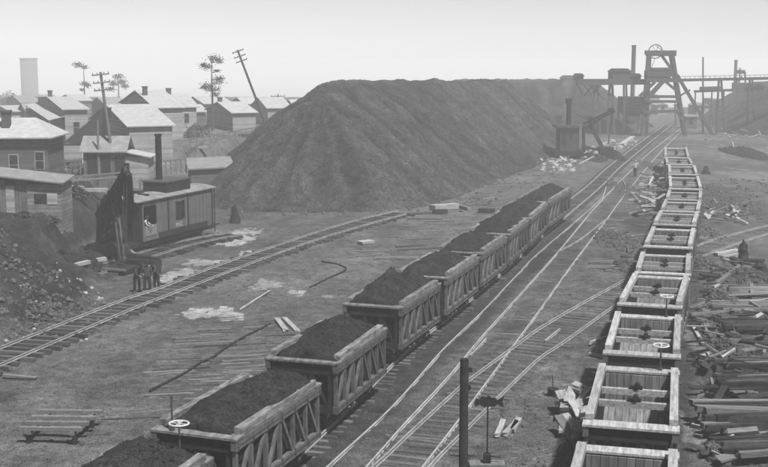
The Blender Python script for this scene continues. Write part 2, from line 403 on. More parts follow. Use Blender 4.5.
# ------------------------------------------------------------------ rails and tracks
def smooth_poly(pts, step=.8):
    pts = [Vector(p) for p in pts]; out = []
    pp = [pts[0]*2-pts[1]]+pts+[pts[-1]*2-pts[-2]]
    for i in range(1, len(pp)-2):
        a, b, c, d = pp[i-1:i+3]; n = max(2, int((c-b).length/step))
        for k in range(n):
            t = k/n
            out.append(.5*((2*b)+(c-a)*t+(2*a-5*b+4*c-d)*t*t+(3*b-a-3*c+d)*t**3))
    out.append(pts[-1]); return out
def rail_mesh(pts, z=.1, name='rail', m='rail', parent=None):
    mb = MB(); prof = [(-.045, 0), (.045, 0), (.03, .03), (.012, .04), (.012, .09), (.033, .1), (.033, .135), (-.033, .135), (-.033, .1), (-.012, .09), (-.012, .04), (-.03, .03)]
    n = len(prof); N = len(pts)
    for i, p in enumerate(pts):
        d = (pts[min(i+1, N-1)]-pts[max(i-1, 0)]); d.z = 0; d.normalize(); r = Vector((d.y, -d.x, 0))
        for u, v in prof: mb.v.append(tuple(p + r*u + Vector((0, 0, z+v))))
    for i in range(N-1):
        for k in range(n):
            k2 = (k+1) % n; mb.f.append((i*n+k, i*n+k2, (i+1)*n+k2, (i+1)*n+k))
    return mb.build(name, m, parent)
tie_me = {}
def tie_mesh(key, L=2.6, m='tie', wd=.22, ht=.18):
    if key not in tie_me:
        mb = MB(); mb.box(-L/2, L/2, -wd/2, wd/2, -ht/2, ht/2)
        o = mb.build('tie', m); tie_me[key] = o.data; bpy.data.objects.remove(o)
        me = tie_me[key]
        for v in me.vertices: v.co.x += random.uniform(-.04, .04); v.co.z += random.uniform(-.015, .015); v.co.y += random.uniform(-.02, .02)
    return tie_me[key]
def track(label, railsL, railsR, spacing, ztie, zrail, m_rail='rail', tie_m='tie', tie_key='a', extra=(), skip=lambda d: False, jitter=.08, tieL=2.6):
    root = empty('railway_track', label=label, cat='railway track')
    c0 = smooth_poly(railsL); c1 = smooth_poly(railsR)
    org = (c0[0]+c1[0])/2; root.location = (org.x, org.y, 0)
    for rl in (c0, c1): rail_mesh([p-Vector((org.x, org.y, 0)) for p in rl], zrail, 'rail', m_rail, root)
    for e in extra: rail_mesh([p-Vector((org.x, org.y, 0)) for p in smooth_poly(e)], zrail, 'rail', m_rail, root)
    # centre by arc fraction
    def cum(c):
        s = [0]
        for a, b in zip(c[:-1], c[1:]): s.append(s[-1]+(b-a).length)
        return s
    def at(c, s, t):
        for i in range(len(s)-1):
            if s[i+1] >= t: 
                k = (t-s[i])/max(1e-6, s[i+1]-s[i]); return c[i].lerp(c[i+1], k)
        return c[-1]
    s0 = cum(c0); L0 = s0[-1]; t = 0; n = 0; rest = MB()
    dist = []
    while t < L0:
        a = at(c0, s0, t); b2 = at(c0, s0, min(L0, t+.5)); d = (b2-a)
        if d.length > .05:
            d.normalize(); nrm = Vector((d.y, -d.x, 0))
            # nearest point on other rail
            q = min(c1, key=lambda p: (p-a).length); wdt = (q-a).dot(nrm)
            if abs(wdt) < 3.0 and abs((q-a).dot(d)) < .9:
                mid = a + nrm*wdt/2
                if not skip(mid.y):
                    ang = math.atan2(nrm.y, nrm.x)+random.gauss(0, .03)
                    z = ztie+random.uniform(-.02, .02)
                    if n < 100:
                        o = bpy.data.objects.new('tie', tie_mesh(tie_key+str(n % 5), tieL, tie_m)); C.objects.link(o); o.parent = root
                        o.location = mid-Vector((org.x, org.y, 0))+Vector((nrm.x, nrm.y, 0))*random.gauss(0, jitter)+Vector((0, 0, z)); o.rotation_euler = (0, 0, ang)
                        o.scale = (random.uniform(.92, 1.06), random.uniform(.8, 1.15), 1)
                    else:
                        c_ = mid-Vector((org.x, org.y, 0)); r = Vector((math.cos(ang), math.sin(ang), 0))*tieL/2
                        rest.beam(c_-r+Vector((0, 0, z)), c_+r+Vector((0, 0, z)), .22, .18)
                    n += 1
        t += spacing*random.uniform(.85, 1.15)
    if rest.v: tag(rest.build('tie', tie_m, root), kind='stuff')
    return root
def PP(l, z=0): return [P(a, b, z) for a, b in l]
rA = [(225, 567), (329.6, 467), (383.6, 417.3), (412, 387), (434.5, 360.6), (447.5, 346.6), (472.7, 322.4), (488.4, 307), (504, 290), (523, 270), (531, 261), (549, 245), (565, 231.5), (578, 220), (590, 210), (604, 197)]
rB = [(280, 567), (368.7, 467), (406, 424.7), (441, 387), (460.6, 364.3), (484, 336), (516.5, 300), (560, 250.8), (585, 220), (600, 203), (622, 180), (652, 151), (678, 131), (693, 119), (708, 108)]
rD = [(350, 567), (424.7, 467), (450, 434), (484.8, 387), (510, 352.2), (543, 307), (573, 264.7), (606.8, 220), (624, 196.6), (659, 154), (682, 131), (696, 119), (710, 108)]
rBb = [(560, 252), (582.5, 238.6), (605, 221)]
rC = [(285, 545), (376.5, 467), (412.5, 433), (450, 398.6), (469, 382), (511.9, 350.3), (540, 329.8), (579, 306.7), (600, 295), (633, 277), (665, 260.5), (698.8, 246), (731, 236), (768, 226.5), (830, 214)]
rE = [(362, 545), (432, 467), (450, 448), (511, 387), (540, 359.7), (560, 346.5), (590, 325), (616, 306.5), (655, 282), (697, 260), (723, 249.7), (768, 235), (832, 221)]
track('main line of two bright rails running to the headframe beside the loaded cars', PP(rB), PP(rD), .72, -.105, -.03, tie_m='tie_buried', tie_key='m')
track('curved branch track crossing the main line and passing under the empty cars to the right', PP(rC), PP(rE), .62, -.075, .015, m_rail='rail_mid', tie_m='tie_buried', tie_key='b')
o = empty('crossover_rail', P(329, 467), label='single kinked rail beside the loaded train with its short crossover rail', cat='rail')
for l in (rA, rBb): rail_mesh([p-o.location for p in smooth_poly(PP(l))], -.045, 'rail', 'rail', o)
gl = smooth_poly([P(470, 357), P(477, 350), P(486, 340)]); tag(rail_mesh(gl, -.05, 'guard_rail'), 'short guard rail lying beside the second main rail near the dark post', 'rail')
gl = smooth_poly([P(622, 180.5), P(625.5, 187), P(624.5, 196)]); tag(rail_mesh(gl, .035, 'switch_rail'), 'short curved rail joining both main rails near the walking man', 'rail')
gl = smooth_poly([P(606, 188), P(604, 195), P(601.5, 201)]); tag(rail_mesh(gl, .03, 'rail_offcut'), 'loose crooked rail piece left of the walking man', 'rail')
gl = smooth_poly([P(545, 343), P(553, 336), P(560, 330.5)]); tag(rail_mesh(gl, -.02, 'guard_rail'), 'short guard rail inside the curved branch track', 'rail')
sA = [(-60, 376), (0, 353), (64, 327.5), (128.6, 302), (159.6, 292), (220, 268), (278, 248.2), (320, 234), (360, 222), (398, 213)]
sB = [(-60, 396), (0, 370.5), (70, 340), (140, 310), (173.6, 297), (228, 275.5), (280, 255.7), (325, 240), (368, 227), (406, 216.5)]
track('left siding with raised ties curving from the lower left to the foot of the stockpile', PP(sA), PP(sB), .78, .1, .17, m_rail='rail_mid', tie_m='tie', tie_key='s', tieL=2.9, jitter=.15)
pts = [P(88, 284), P(120, 271), P(150, 261.5), (P(190, 249)), P(222, 241.5), P(244, 238)]
def offs(pts, w_):
    out = []
    for i, p in enumerate(pts):
        d = pts[min(i+1, len(pts)-1)]-pts[max(i-1, 0)]; d.normalize(); out.append(p+Vector((d.y, -d.x, 0))*w_)
    return out
track('short shovel track of bare ties beneath the near steam shovel', offs(pts, -1.9), offs(pts, -.2), .6, .08, .16, m_rail='rail_dull', tie_m='tie_dark', tie_key='h', tieL=3.0, jitter=.2)

# ------------------------------------------------------------------ ore cars
CW = 2.8; CL = 6.2; TZ = 2.7
def truss_side(sx, m='wood_truss'):
    mb = MB(); x = sx*(CW/2-.09); y0 = -CL/2+.12; y1 = CL/2-.12
    mb.beam((x, -CL/2, TZ-.17), (x, CL/2, TZ-.17), .18, .30)
    mb.beam((x, -CL/2+.02, .98), (x, CL/2-.02, .98), .17, .26)
    n = 6; zb = 1.1; zt = TZ-.32
    for i in range(n+1):
        y = y0+(y1-y0)*i/n
        mb.beam((x-sx*.01, y, zb), (x-sx*.01, y, zt), .13, .11, (0, 1, 0))
    for i in range(n):
        ya = y0+(y1-y0)*i/n; yb = y0+(y1-y0)*(i+1)/n
        a, b = ((ya+.12, zb), (yb-.12, zt)) if i < n/2 else ((ya+.12, zt), (yb-.12, zb))
        mb.beam((x+sx*.012, a[0], a[1]), (x+sx*.012, b[0], b[1]), .11, .1, (1, 0, 0))
    return mb
def make_car(kind):
    root = empty('ore_car')
    for sx in (-1, 1):
        truss_side(sx).build('side_truss', 'wood_truss', root)
        mb = MB(); x = sx*(CW/2-.3); mb.box(min(x, x+sx*.06), max(x, x+sx*.06), -CL/2+.55, CL/2-.55, 1.12, TZ-.02); mb.build('side_planking', 'wood_dark', root)
        mb = MB(); x = sx*(CW/2-.16); mb.beam((x, -CL/2+.42, TZ+.13), (x, CL/2-.36, TZ+.13), .25, .25); mb.build('top_rail', 'wood_pale' if kind == 'empty' else 'rim_dusty', root)
    for sx in (-1, 1):
        x = sx*(CW/2+.006); n = 6; y0 = -CL/2+.12; y1 = CL/2-.12
        for (za, zb, zr) in ((TZ-.36, TZ-.06, TZ-.2), (.9, 1.14, 1.0)):
            mb = MB(); mb.box(min(x-.004*sx, x-sx*.02), max(x-.004*sx, x-sx*.02), -CL/2+.05, CL/2-.05, zr-.03, zr+.03)
            for i in range(n+1):
                y = y0+(y1-y0)*i/n; mb.box(min(x, x-sx*.02), max(x, x-sx*.02), y-.04, y+.04, za, zb); mb.cyl((x-sx*.01, y, zr), (x+sx*.035, y, zr), .028, n=6)
            mb.build('iron_strapping', 'iron_mid', root)
    for sy in (-1, 1):
        mb = MB(); ya = sy*(CL/2-.5); yb = sy*(CL/2+.02)
        mb.box(-CW/2-.02, CW/2+.02, min(ya, yb), max(ya, yb), TZ-.012, TZ+.06)
        mb.build('end_platform', 'wood_pale' if kind == 'empty' else 'rim_dusty', root)
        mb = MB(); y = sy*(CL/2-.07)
        mb.box(-CW/2+.2, CW/2-.2, min(y-sy*.12, y), max(y-sy*.12, y), TZ-.42, TZ-.02); mb.build('end_beam', 'wood_dark', root)  # near-black colour carries the shade of the car end
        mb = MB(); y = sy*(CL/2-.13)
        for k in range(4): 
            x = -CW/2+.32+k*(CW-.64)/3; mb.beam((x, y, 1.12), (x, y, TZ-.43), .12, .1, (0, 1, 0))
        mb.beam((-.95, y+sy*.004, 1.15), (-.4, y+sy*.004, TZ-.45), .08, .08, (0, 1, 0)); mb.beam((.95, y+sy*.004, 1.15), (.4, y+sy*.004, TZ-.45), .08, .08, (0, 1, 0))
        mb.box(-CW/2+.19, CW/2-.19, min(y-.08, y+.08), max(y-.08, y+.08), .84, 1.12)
        mb.build('end_frame', 'wood_dark', root)  # shade under the end platform is put into this dark colour
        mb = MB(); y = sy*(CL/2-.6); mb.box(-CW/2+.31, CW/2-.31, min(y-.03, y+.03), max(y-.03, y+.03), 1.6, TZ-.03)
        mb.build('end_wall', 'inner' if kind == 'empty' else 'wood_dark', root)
        # sloping hopper floor
        mb = MB(); ya = sy*(CL/2-.64); yb = sy*.12
        mb.face([(-CW/2+.32, ya, 1.75), (CW/2-.32, ya, 1.75), (CW/2-.32, yb, .75), (-CW/2+.32, yb, .75)]); mb.face([(-CW/2+.32, yb, .7), (CW/2-.32, yb, .7), (CW/2-.32, ya, 1.7), (-CW/2+.32, ya, 1.7)])
        mb.build('sloping_floor', 'inner', root)
        mb = MB(); mb.cyl((0, sy*(CL/2-.1), .72), (0, sy*(CL/2+.42), .72), .07); mb.box(-.13, .13, min(sy*(CL/2+.3), sy*(CL/2+.5)), max(sy*(CL/2+.3), sy*(CL/2+.5)), .6, .86)
        mb.build('coupler', 'iron', root)
    for y in (-.55, .75):
        mb = MB(); mb.beam((-CW/2+.29, y, TZ-.08), (CW/2-.29, y, TZ-.08), .16, .2)
        cb = mb.build('cross_beam', 'wood_pale', root)
        mb = MB(); mb.box(-.2, .22, y-.07, y+.07, TZ+.03, TZ+.14); mb.cyl((.05, y-.12, TZ+.16), (.05, y+.12, TZ+.16), .09, n=8); mb.build('bracket', 'iron', cb)
    mb = MB(); mb.beam((-.35, -CL/2+.05, .84), (-.35, CL/2-.05, .84), .2, .22); mb.beam((.35, -CL/2+.05, .84), (.35, CL/2-.05, .84), .2, .22); mb.build('centre_sill', 'wood_dark', root)
    for sy in (-1, 1):
        yc = sy*(CL/2-1.35); mb = MB()
        for sx in (-1, 1):
            x = sx*.93
            mb.beam((x, yc-.85, .62), (x, yc+.85, .62), .07, .09); mb.beam((x, yc-.8, .6), (x, yc-.25, .36), .06, .07); mb.beam((x, yc+.8, .6), (x, yc+.25, .36), .06, .07); mb.beam((x, yc-.28, .35), (x, yc+.28, .35), .06, .08)
            for k in (-.55, .55): mb.box(x-.06, x+.06, yc+k-.1, yc+k+.1, .42, .66)
            mb.box(x-.05, x+.05, yc-.14, yc+.14, .4, .6)
        mb.box(-1.0, 1.0, yc-.16, yc+.16, .63, .8)
        tr = mb.build('truck_frame', 'iron', root)
        for k in (-.55, .55):
            m2 = MB(); m2.cyl((-.98, yc+k, .44), (.98, yc+k, .44), .05, n=8)
            for sx in (-1, 1): m2.cyl((sx*.7, yc+k, .44), (sx*.82, yc+k, .44), .34, n=20); m2.cyl((sx*.68, yc+k, .44), (sx*.70, yc+k, .44), .37, n=20)
            m2.build('wheelset', 'iron_mid', tr)
    return root
def add_brake(root, sy=1, x=.55, wheel=True, h=.95):
    y = sy*(CL/2-.12); mb = MB(); mb.cyl((x, y, TZ+.05), (x, y, TZ+h), .03, n=8); mb.cyl((x, y, TZ+.06), (x, y, TZ+.14), .08, n=8)
    st = mb.build('brake_staff', 'iron_mid', root)
    if wheel:
        mb = MB(); mb.ring((x, y, TZ+h), (0, 0, 1), .27, .03, 24, 6)
        for a in range(4): mb.cyl((x, y, TZ+h), (x+math.cos(a*1.57)*.27, y+math.sin(a*1.57)*.27, TZ+h), .016, n=5)
        mb.cyl((x, y, TZ+h-.04), (x, y, TZ+h+.05), .05, n=8)
        mb.build('brake_wheel', 'white', st)
def add_load(car_root, sy, kind, seed, label):
    n = 46; nx = 30; mb = MB(); r = random.Random(seed)
    hx = CW/2-.08; hy = CL/2-.3
    if kind == 'cone': peaks = [(-.15, -.7, 1.25, .62), (.2, 1.6, .7, .45)]
    else: peaks = [(r.uniform(-.3, .3), -hy*.5+r.uniform(-.3, .3), r.uniform(.55, .75), .36), (r.uniform(-.3, .3), hy*.4+r.uniform(-.3, .3), r.uniform(.6, .85), .36), (r.uniform(-.4, .2), 0, r.uniform(.6, .8), .34)]
    ys = np.linspace(-hy, hy, n); xs = np.linspace(-hx, hx, nx); X, Y = np.meshgrid(xs, ys)
    Z = np.full(X.shape, -9.0)
    for px, py, hh, sl in peaks:
        Z = np.maximum(Z, hh-sl*np.sqrt(((X-px)*1.25)**2+(np.clip(np.abs(Y-py)-.6, 0, None))**2))
    edge = np.minimum(hx-np.abs(X), hy-np.abs(Y))
    Z = np.maximum(Z, -.25+.1*fbm(X, Y, seed)); Z = np.minimum(Z, .1+.55*fbm(Y*1.3+seed*3, np.sign(X)*5.0, seed+7)+.08+edge*.9) + fbm(X*1.1+seed, Y*1.1, seed+1)*.2*sstep(edge/.4) + fbm(X*5, Y*5, seed+2, 3)*.06
    for j in range(n):
        for i in range(nx): mb.v.append((X[j, i], Y[j, i], TZ+.02+Z[j, i]))
    for j in range(n-1):
        for i in range(nx-1): a = j*nx+i; mb.f.append((a, a+1, a+1+nx, a+nx))
    # skirt down into the box
    bi = list(range(nx)) + [j*nx+nx-1 for j in range(1, n)] + [(n-1)*nx+i for i in range(nx-2, -1, -1)] + [j*nx for j in range(n-2, 0, -1)]
    b0 = len(mb.v)
    for k in bi: x, y, z = mb.v[k]; mb.v.append((x*.93, y*.93, 1.9))
    L = len(bi)
    for k in range(L): mb.f.append((bi[k], b0+k, b0+(k+1) % L, bi[(k+1) % L]))
    # lumps, some spilled on the rims
    for _ in range(420):
        x = r.uniform(-hx, hx); y = r.uniform(-hy, hy); j = int((y+hy)/(2*hy)*(n-1)); i = int((x+hx)/(2*hx)*(nx-1))
        mb.blob((x, y, TZ+Z[j, i]+.03), r.uniform(.012, .045)*(1.8 if r.random() < .06 else 1), .8, r)
    o = mb.build('ore_load', 'load', None, True)
    o.location = car_root.location; o.rotation_euler = car_root.rotation_euler; o.scale = (1, sy, 1)
    tag(o, label, 'ore load', 'dark ore heaped in the loaded cars'); return o
proto_full = make_car('full'); proto_empty = make_car('empty')
def place_car(c, front, back, sc=None):
    d = back-front; L = d.length; d.normalize(); mid = (front+back)/2
    c.location = (mid.x, mid.y, 0.0); c.rotation_euler = (0, 0, math.atan2(-d.x, d.y)); c.scale = (1, L/CL, 1)
    return L/CL
# loaded train, from right-hand top corners
lc = [((236, 441), (321, 384)), ((337, 365), (387, 328.6)), ((402, 309), (441, 283.5)), ((449, 278), (478, 258.5)), ((484, 253.5), (506.5, 238)), ((511, 234.5), (528, 221.5)), ((532, 218.5), (547.5, 205)), ((551, 202.5), (571, 190))]
order = ['nearest', 'second', 'third', 'fourth', 'fifth', 'sixth', 'seventh', 'eighth', 'farthest']
cars = []
segs = []
for (a, b) in lc:
    A_ = P(a[0], a[1], TZ+.02); B_ = P(b[0], b[1], TZ+.02); d = (B_-A_).normalized(); l = Vector((-d.y, d.x, 0))*CW/2
    segs.append((A_+l, B_+l))
d1 = (segs[1][1]-segs[0][0]).normalized(); bk = P(213, 459, TZ)+Vector((-d1.y, d1.x, 0))*CW/2
segs.insert(0, (bk-d1*5.7, bk))
full_lab = ['nearest loaded ore car, cut by the bottom edge, white brake wheel on it',
 'second loaded ore car, with an iron rod at its near left corner', 'third loaded ore car from the camera, its whole truss side in view',
 'fourth loaded ore car from the camera, carrying a single pointed heap', 'fifth loaded ore car from the camera, behind the one with the pointed heap', 'sixth loaded ore car from the camera in the loaded train',
 'seventh loaded ore car from the camera in the loaded train', 'eighth loaded ore car, last but one at the far end of the loaded train', 'farthest loaded ore car, last of the loaded train by the bright rails']
load_lab = ['dark ore mound low at the bottom edge in the nearest loaded car', 'rounded dark ore mound behind the white brake wheel', 'broad dark ore mound filling the car with the whole truss side in view', 'pointed dark ore heap in the fourth loaded car',
 'dark ore mound just behind the pointed heap', 'dark ore mound in the sixth loaded car from the camera', 'dark ore mound in the seventh loaded car from the camera', 'dark ore mound in the last but one loaded car', 'dark ore mound in the farthest loaded car']
for i, (a, b) in enumerate(segs):
    c = proto_full if i == 0 else copy_tree(proto_full)
    if i > 3: e_ = (b-a)*.05; a = a-e_; b = b+e_
    s = place_car(c, a, b); tag(c, full_lab[i], 'ore car', 'loaded wooden ore cars')
    add_load(c, s, 'cone' if i == 3 else 'm', 40+i, load_lab[i]); cars.append(c)
add_brake(cars[0], 1, .45)
add_brake(cars[1], -1, -.75, False, 1.1)
# empties
ec = [((430, 583.3, 677.4), (369.5, 598, 679)), ((357, 602.8, 680), (316.7, 614.6, 681.6)), ((307.5, 616.4, 682), (277.5, 634.5, 688)), ((275, 636, 689), (256, 640.5, 691)), ((248.5, 643.5, 691.8), (230, 652.5, 695)),
      ((226, 653, 695.3), (214.5, 659.4, 698.5)), ((212.5, 660.5, 699), (203, 664.8, 700.7)), ((200.8, 666, 701), (193, 669, 701)), ((190, 670, 701), (178, 669.5, 697.5)), ((175.3, 669.5, 696.5), (167, 668, 695)), ((165.3, 667, 692), (160.3, 665.5, 690)), ((158.5, 664.5, 689), (148.5, 663.6, 687.6))]
esegs = []
for (a, b) in ec:
    esegs.append((P((a[1]+a[2])/2, a[0], TZ), P((b[1]+b[2])/2, b[0], TZ)))
# straighten headings a little by sharing the smoothed centre line
bk = P((577.7+677)/2, 450, TZ); dd = (esegs[0][1]-esegs[0][0]).normalized(); esegs.insert(0, (bk-dd*6.2, bk))
emp_lab = ['empty ore car cut by the bottom edge, nearest of the empty cars', 'second empty ore car from the camera, beside the splintered timber', 'third empty ore car from the camera, white brake wheel before its far end',
 'fourth empty ore car from the camera', 'fifth empty ore car from the camera', 'sixth empty ore car from the camera, where the curved branch comes out on the right', 'seventh empty ore car from the camera', 'eighth empty ore car from the camera', 'ninth empty ore car from the camera, beside the scrap lumber',
 'tenth empty ore car from the camera', 'eleventh empty ore car from the camera', 'last but one empty ore car at the far end', 'farthest empty ore car, last of its line']
ecars = []
for i, (a, b) in enumerate(esegs):
    c = proto_empty if i == 0 else copy_tree(proto_empty)
    place_car(c, a, b); tag(c, emp_lab[i], 'ore car', 'empty wooden ore cars'); ecars.append(c)
add_brake(ecars[1], 1, .75); add_brake(ecars[2], 1, .75)
def centre_track(segs, label, key, ext0, ext1, extra_pts=(), m_rail='rail_dull'):
    pts = []
    for a, b in segs: pts += [Vector((a.x, a.y, 0)), Vector((b.x, b.y, 0))]
    # thin out: mid points
    mids = [(Vector((a.x, a.y, 0))+Vector((b.x, b.y, 0)))/2 for a, b in segs]
    d0 = (mids[1]-mids[0]).normalized(); d1 = (mids[-1]-mids[-2]).normalized()
    mids = [mids[0]-d0*ext0]+mids+([mids[-1]+d1*ext1] if not extra_pts else list(extra_pts))
    track(label, offs(mids, -.76), offs(mids, .76), .62, -.06, .04, m_rail=m_rail, tie_m='tie_buried' if key == 't' else 'tie_dark', tie_key=key)
F_ = [P(600, 172), P(612.7, 164), P(630.5, 151), P(640, 144.5), P(652, 135), P(668, 122)]; G_ = [P(614, 171), P(624, 162), P(640, 151), P(649, 144), P(660, 135), P(675, 122)]
centre_track(segs, 'track under the loaded ore cars with dark ties', 't', 14, 0, m_rail='rail_mid', extra_pts= [P(592, 189), P(614, 168), P(635, 151), P(652, 137.5), P(668, 125.5)])
centre_track(esegs, 'track under the empty ore cars on the right', 'e', 14, 12)

# ------------------------------------------------------------------ scattered boards, ties, stones
plank_me = []
def plank_mesh(L, w_, h, m):
    mb = MB(); mb.box(-w_/2, w_/2, -L/2, L/2, 0, h)
    o = mb.build('scrap_board', m); me = o.data; bpy.data.objects.remove(o)
    for v in me.vertices: v.co.x += random.uniform(-.02, .02); v.co.y += random.uniform(-.08, .08)
    return me
def plank(name, pos, L, w_, h, yaw, m, label, cat, group=None, pitch=0, roll=0):
    o = bpy.data.objects.new(name, plank_mesh(L, w_, h, m)); C.objects.link(o)
    o.location = pos; o.rotation_euler = Euler((pitch, roll, yaw)); return tag(o, label, cat, group)
def board_px(a, b, w_, h, m, label, name='loose_board', z=0.03, cat='board', group=None):
    A = P(*a); B = P(*b); mid = (A+B)/2; d = B-A
    return plank(name, (mid.x, mid.y, z+gz(mid.x, mid.y)), d.length, w_, h, math.atan2(-d.x, d.y), m, label, cat, group)
def zoned(label, L, Lr, u, v):
    z = ('far', 'middle', 'near')[min(2, int(v*3))]+' '+('left', 'centre', 'right')[min(2, int(u*3))]
    sz = 'long' if L > Lr[0]+.5*(Lr[1]-Lr[0]) else 'short'
    t = sz+' '+label+', '+z+' of it'
    return t if len(t.split()) <= 16 else sz+' '+label if len(label.split()) < 16 else label
def scatter(group, label, n, px0, px1, py0, py1, Lr, m, name='scrap_board', cat='board', zmax=.5, wr=(.12, .3), pitch=.35, yawc=None):
    for i in range(n):
        px = random.uniform(px0, px1); py = random.uniform(py0, py1)
        p = P(px, py); L = random.uniform(*Lr)
        yaw = random.uniform(0, math.pi) if yawc is None else random.gauss(yawc, .3)
        mm_ = random.choice(m)
        lab = zoned(label, L, Lr, (px-px0)/(px1-px0), (py-py0)/(py1-py0))
        plank(name, (p.x, p.y, gz(p.x, p.y)+random.uniform(0, zmax)), L, random.uniform(*wr), random.uniform(.04, .16), yaw, mm_, lab, cat, group, random.uniform(-pitch, pitch), random.uniform(-.4, .4))
# mounds of debris (stuff)
def mound(name, px, py, rx, ry, h, m, label, n=120, seed=0, kind='stuff', sr=(.04, .15), cat='rubble'):
    n = int(n*2.2)
    c = P(px, py); sx = rx/(F/c.y); sy = abs(P(px, py-ry).y-c.y); r = random.Random(seed)
    mb = MB(); N = 22
    for j in range(N):
        for i in range(N):
            u = i/(N-1)*2-1; v = j/(N-1)*2-1; d = math.sqrt(u*u+v*v); x = c.x+u*sx; y = c.y+v*sy
            z = max(0, 1-d)**.8*h + float(fbm(np.array([x*1.5]), np.array([y*1.5]), seed)[0])*.25*h
            mb.v.append((x, y, gz(x, y)+z-.06 if d < 1 else gz(x, y)-.25))
    for j in range(N-1):
        for i in range(N-1): a = j*N+i; mb.f.append((a, a+1, a+1+N, a+N))
    for _ in range(n):
        a = r.uniform(0, 6.28); d = math.sqrt(r.random())*1.05; x = c.x+math.cos(a)*d*sx; y = c.y+math.sin(a)*d*sy
        s = r.uniform(*sr)*(r.random()**.7+.3); mb.blob((x, y, gz(x, y)+max(0, 1-d)**.8*h+s*.1), s, .8, r)
    o = mb.build(name, m, None, False)
    return tag(o, label, cat, kind=kind)
def stones(label, polys, n, sr, m, seed, name='rubble', onbank=False, pen=None):
    r = random.Random(seed); mb = MB()
    for _ in range(n):
        (x0, y0, x1, y1) = r.choice(polys); t = r.random(); px = r.uniform(x0, x1); py = r.uniform(y0, y1)
        p = P(px, py, 1.0 if onbank else 0); s = sr[0]+(sr[1]-sr[0])*r.random()**2.5
        mb.blob((p.x, p.y, gz(p.x, p.y)+s*.15), s, .75, r)
    return tag(mb.build(name, m), label, 'rubble', kind='stuff')
stones('loose rubble along the foot of the left bank', [(0, 285, 60, 320), (40, 285, 125, 305), (20, 300, 100, 318)], 1300, (.04, .2), 'stone', 3, onbank=True)
stones('pale rocks at the foot of the left bank', [(55, 275, 125, 300), (0, 300, 90, 322)], 70, (.05, .18), 'stone_pale', 4, onbank=True)
stones('small clods strewn across the yard', [(0, 380, 280, 467), (200, 240, 420, 300), (380, 200, 560, 240), (690, 280, 720, 460), (500, 390, 590, 467), (560, 230, 640, 330)], 1500, (.02, .1), 'stone', 5)
stones('clods between the main rails', [(340, 330, 560, 467), (480, 200, 640, 330)], 500, (.02, .08), 'stone', 6)
stones('stones along the foot of the big stockpile', [(205, 205, 420, 216), (400, 190, 500, 212), (470, 160, 560, 190)], 500, (.06, .3), 'stone', 8)
stones('pale rubble around the far steam shovel', [(525, 152, 556, 165), (585, 148, 600, 160), (600, 140, 640, 150), (540, 160, 575, 172)], 300, (.1, .5), 'stone_pale', 9)
stones('broken rock on the right ground', [(705, 180, 768, 220), (700, 270, 735, 345), (715, 335, 768, 467), (700, 100, 768, 140)], 900, (.05, .3), 'stone', 10)

# scrap lumber beside the empties
mound('debris_mound', 655, 205, 16, 26, .5, 'stone', 'debris mound between the main line and the middle empty cars', 160, 1)
mound('debris_mound', 665, 172, 8, 14, .5, 'stone', 'debris mound beside the far empty cars', 80, 2)
scatter('scrap boards beside the empty cars', 'scrap board in the lumber beside the far empty cars', 85, 636, 668, 178, 222, (.5, 2.6), ['wood_pale', 'wood_pale', 'wood_mid'], zmax=.6)
scatter('scrap boards beside the farthest empty cars', 'scrap board beside the farthest empty cars', 25, 655, 667, 160, 180, (.5, 1.8), ['wood_pale', 'wood_mid'])
scatter('scattered sticks left of the empty cars', 'stick on the ground left of the middle empty cars', 26, 600, 640, 220, 275, (.4, 1.8), ['wood_mid', 'wood_dark', 'wood_mid'], zmax=.1, pitch=.1, wr=(.06, .16))
scatter('splintered pale timbers', 'splintered timber left of the second empty car', 46, 563, 592, 402, 448, (.6, 2.1), ['wood_pale', 'wood_pale', 'wood_pale', 'wood_mid'], name='splintered_timber', cat='timber', zmax=.75, wr=(.18, .45), pitch=.5, yawc=-.1)
mound('debris_mound', 577, 432, 14, 20, .5, 'iron', 'dark debris under the splintered timber beside the second empty car', 60, 4)
scatter('sticks by the curved branch', 'broken stick between the curved branch and the third empty car', 10, 592, 612, 338, 358, (.5, 1.6), ['wood_pale', 'wood_mid'], zmax=.1, pitch=.1, wr=(.08, .2))
scatter('right hand scrap', 'board in the litter right of the middle empties', 40, 704, 745, 203, 224, (.4, 2.2), ['wood_pale', 'wood_mid', 'wood_mid'])
scatter('right hand sticks', 'stick in the litter right of the near empties', 60, 695, 765, 285, 372, (.3, 1.6), ['wood_pale', 'wood_mid', 'wood_dark', 'wood_mid'], zmax=.3, wr=(.06, .2))
scatter('right hand near litter', 'stick in the litter at the lower right', 40, 702, 765, 385, 467, (.2, 1.1), ['wood_pale', 'wood_mid', 'wood_dark', 'wood_mid'], zmax=.3, wr=(.05, .16))
scatter('dark litter on the right', 'broken timber among the stacks at the right', 75, 704, 770, 262, 465, (.8, 2.8), ['wood_dark', 'tie_dark', 'wood_mid', 'wood_dark', 'tie_buried'], name='broken_timber', cat='timber', zmax=.4, wr=(.18, .4), pitch=.15)
mound('debris_mound', 722, 300, 16, 12, .5, 'stone', 'dark earthy debris right of the fourth empty car', 140, 41)
mound('debris_mound', 728, 352, 16, 10, .6, 'iron_mid', 'dark tangled debris beside the middle timber stacks', 140, 42)
mound('debris_mound', 752, 280, 22, 10, .7, 'iron_mid', 'dark brushy debris below the blackened stumps', 160, 43)
mound('debris_mound', 716, 455, 14, 10, .4, 'stone', 'grey litter before the lower right timber stack', 140, 44)
mound('debris_mound', 615, 240, 22, 10, .35, 'stone', 'low rough ground swell left of the middle empty cars', 160, 45)
mound('debris_mound', 632, 268, 16, 8, .35, 'stone', 'dark low debris by the curved branch left of the empty cars', 120, 46)
mound('debris_mound', 728, 207, 22, 7, .5, 'stone', 'littered low mound right of the middle empty cars', 160, 47)
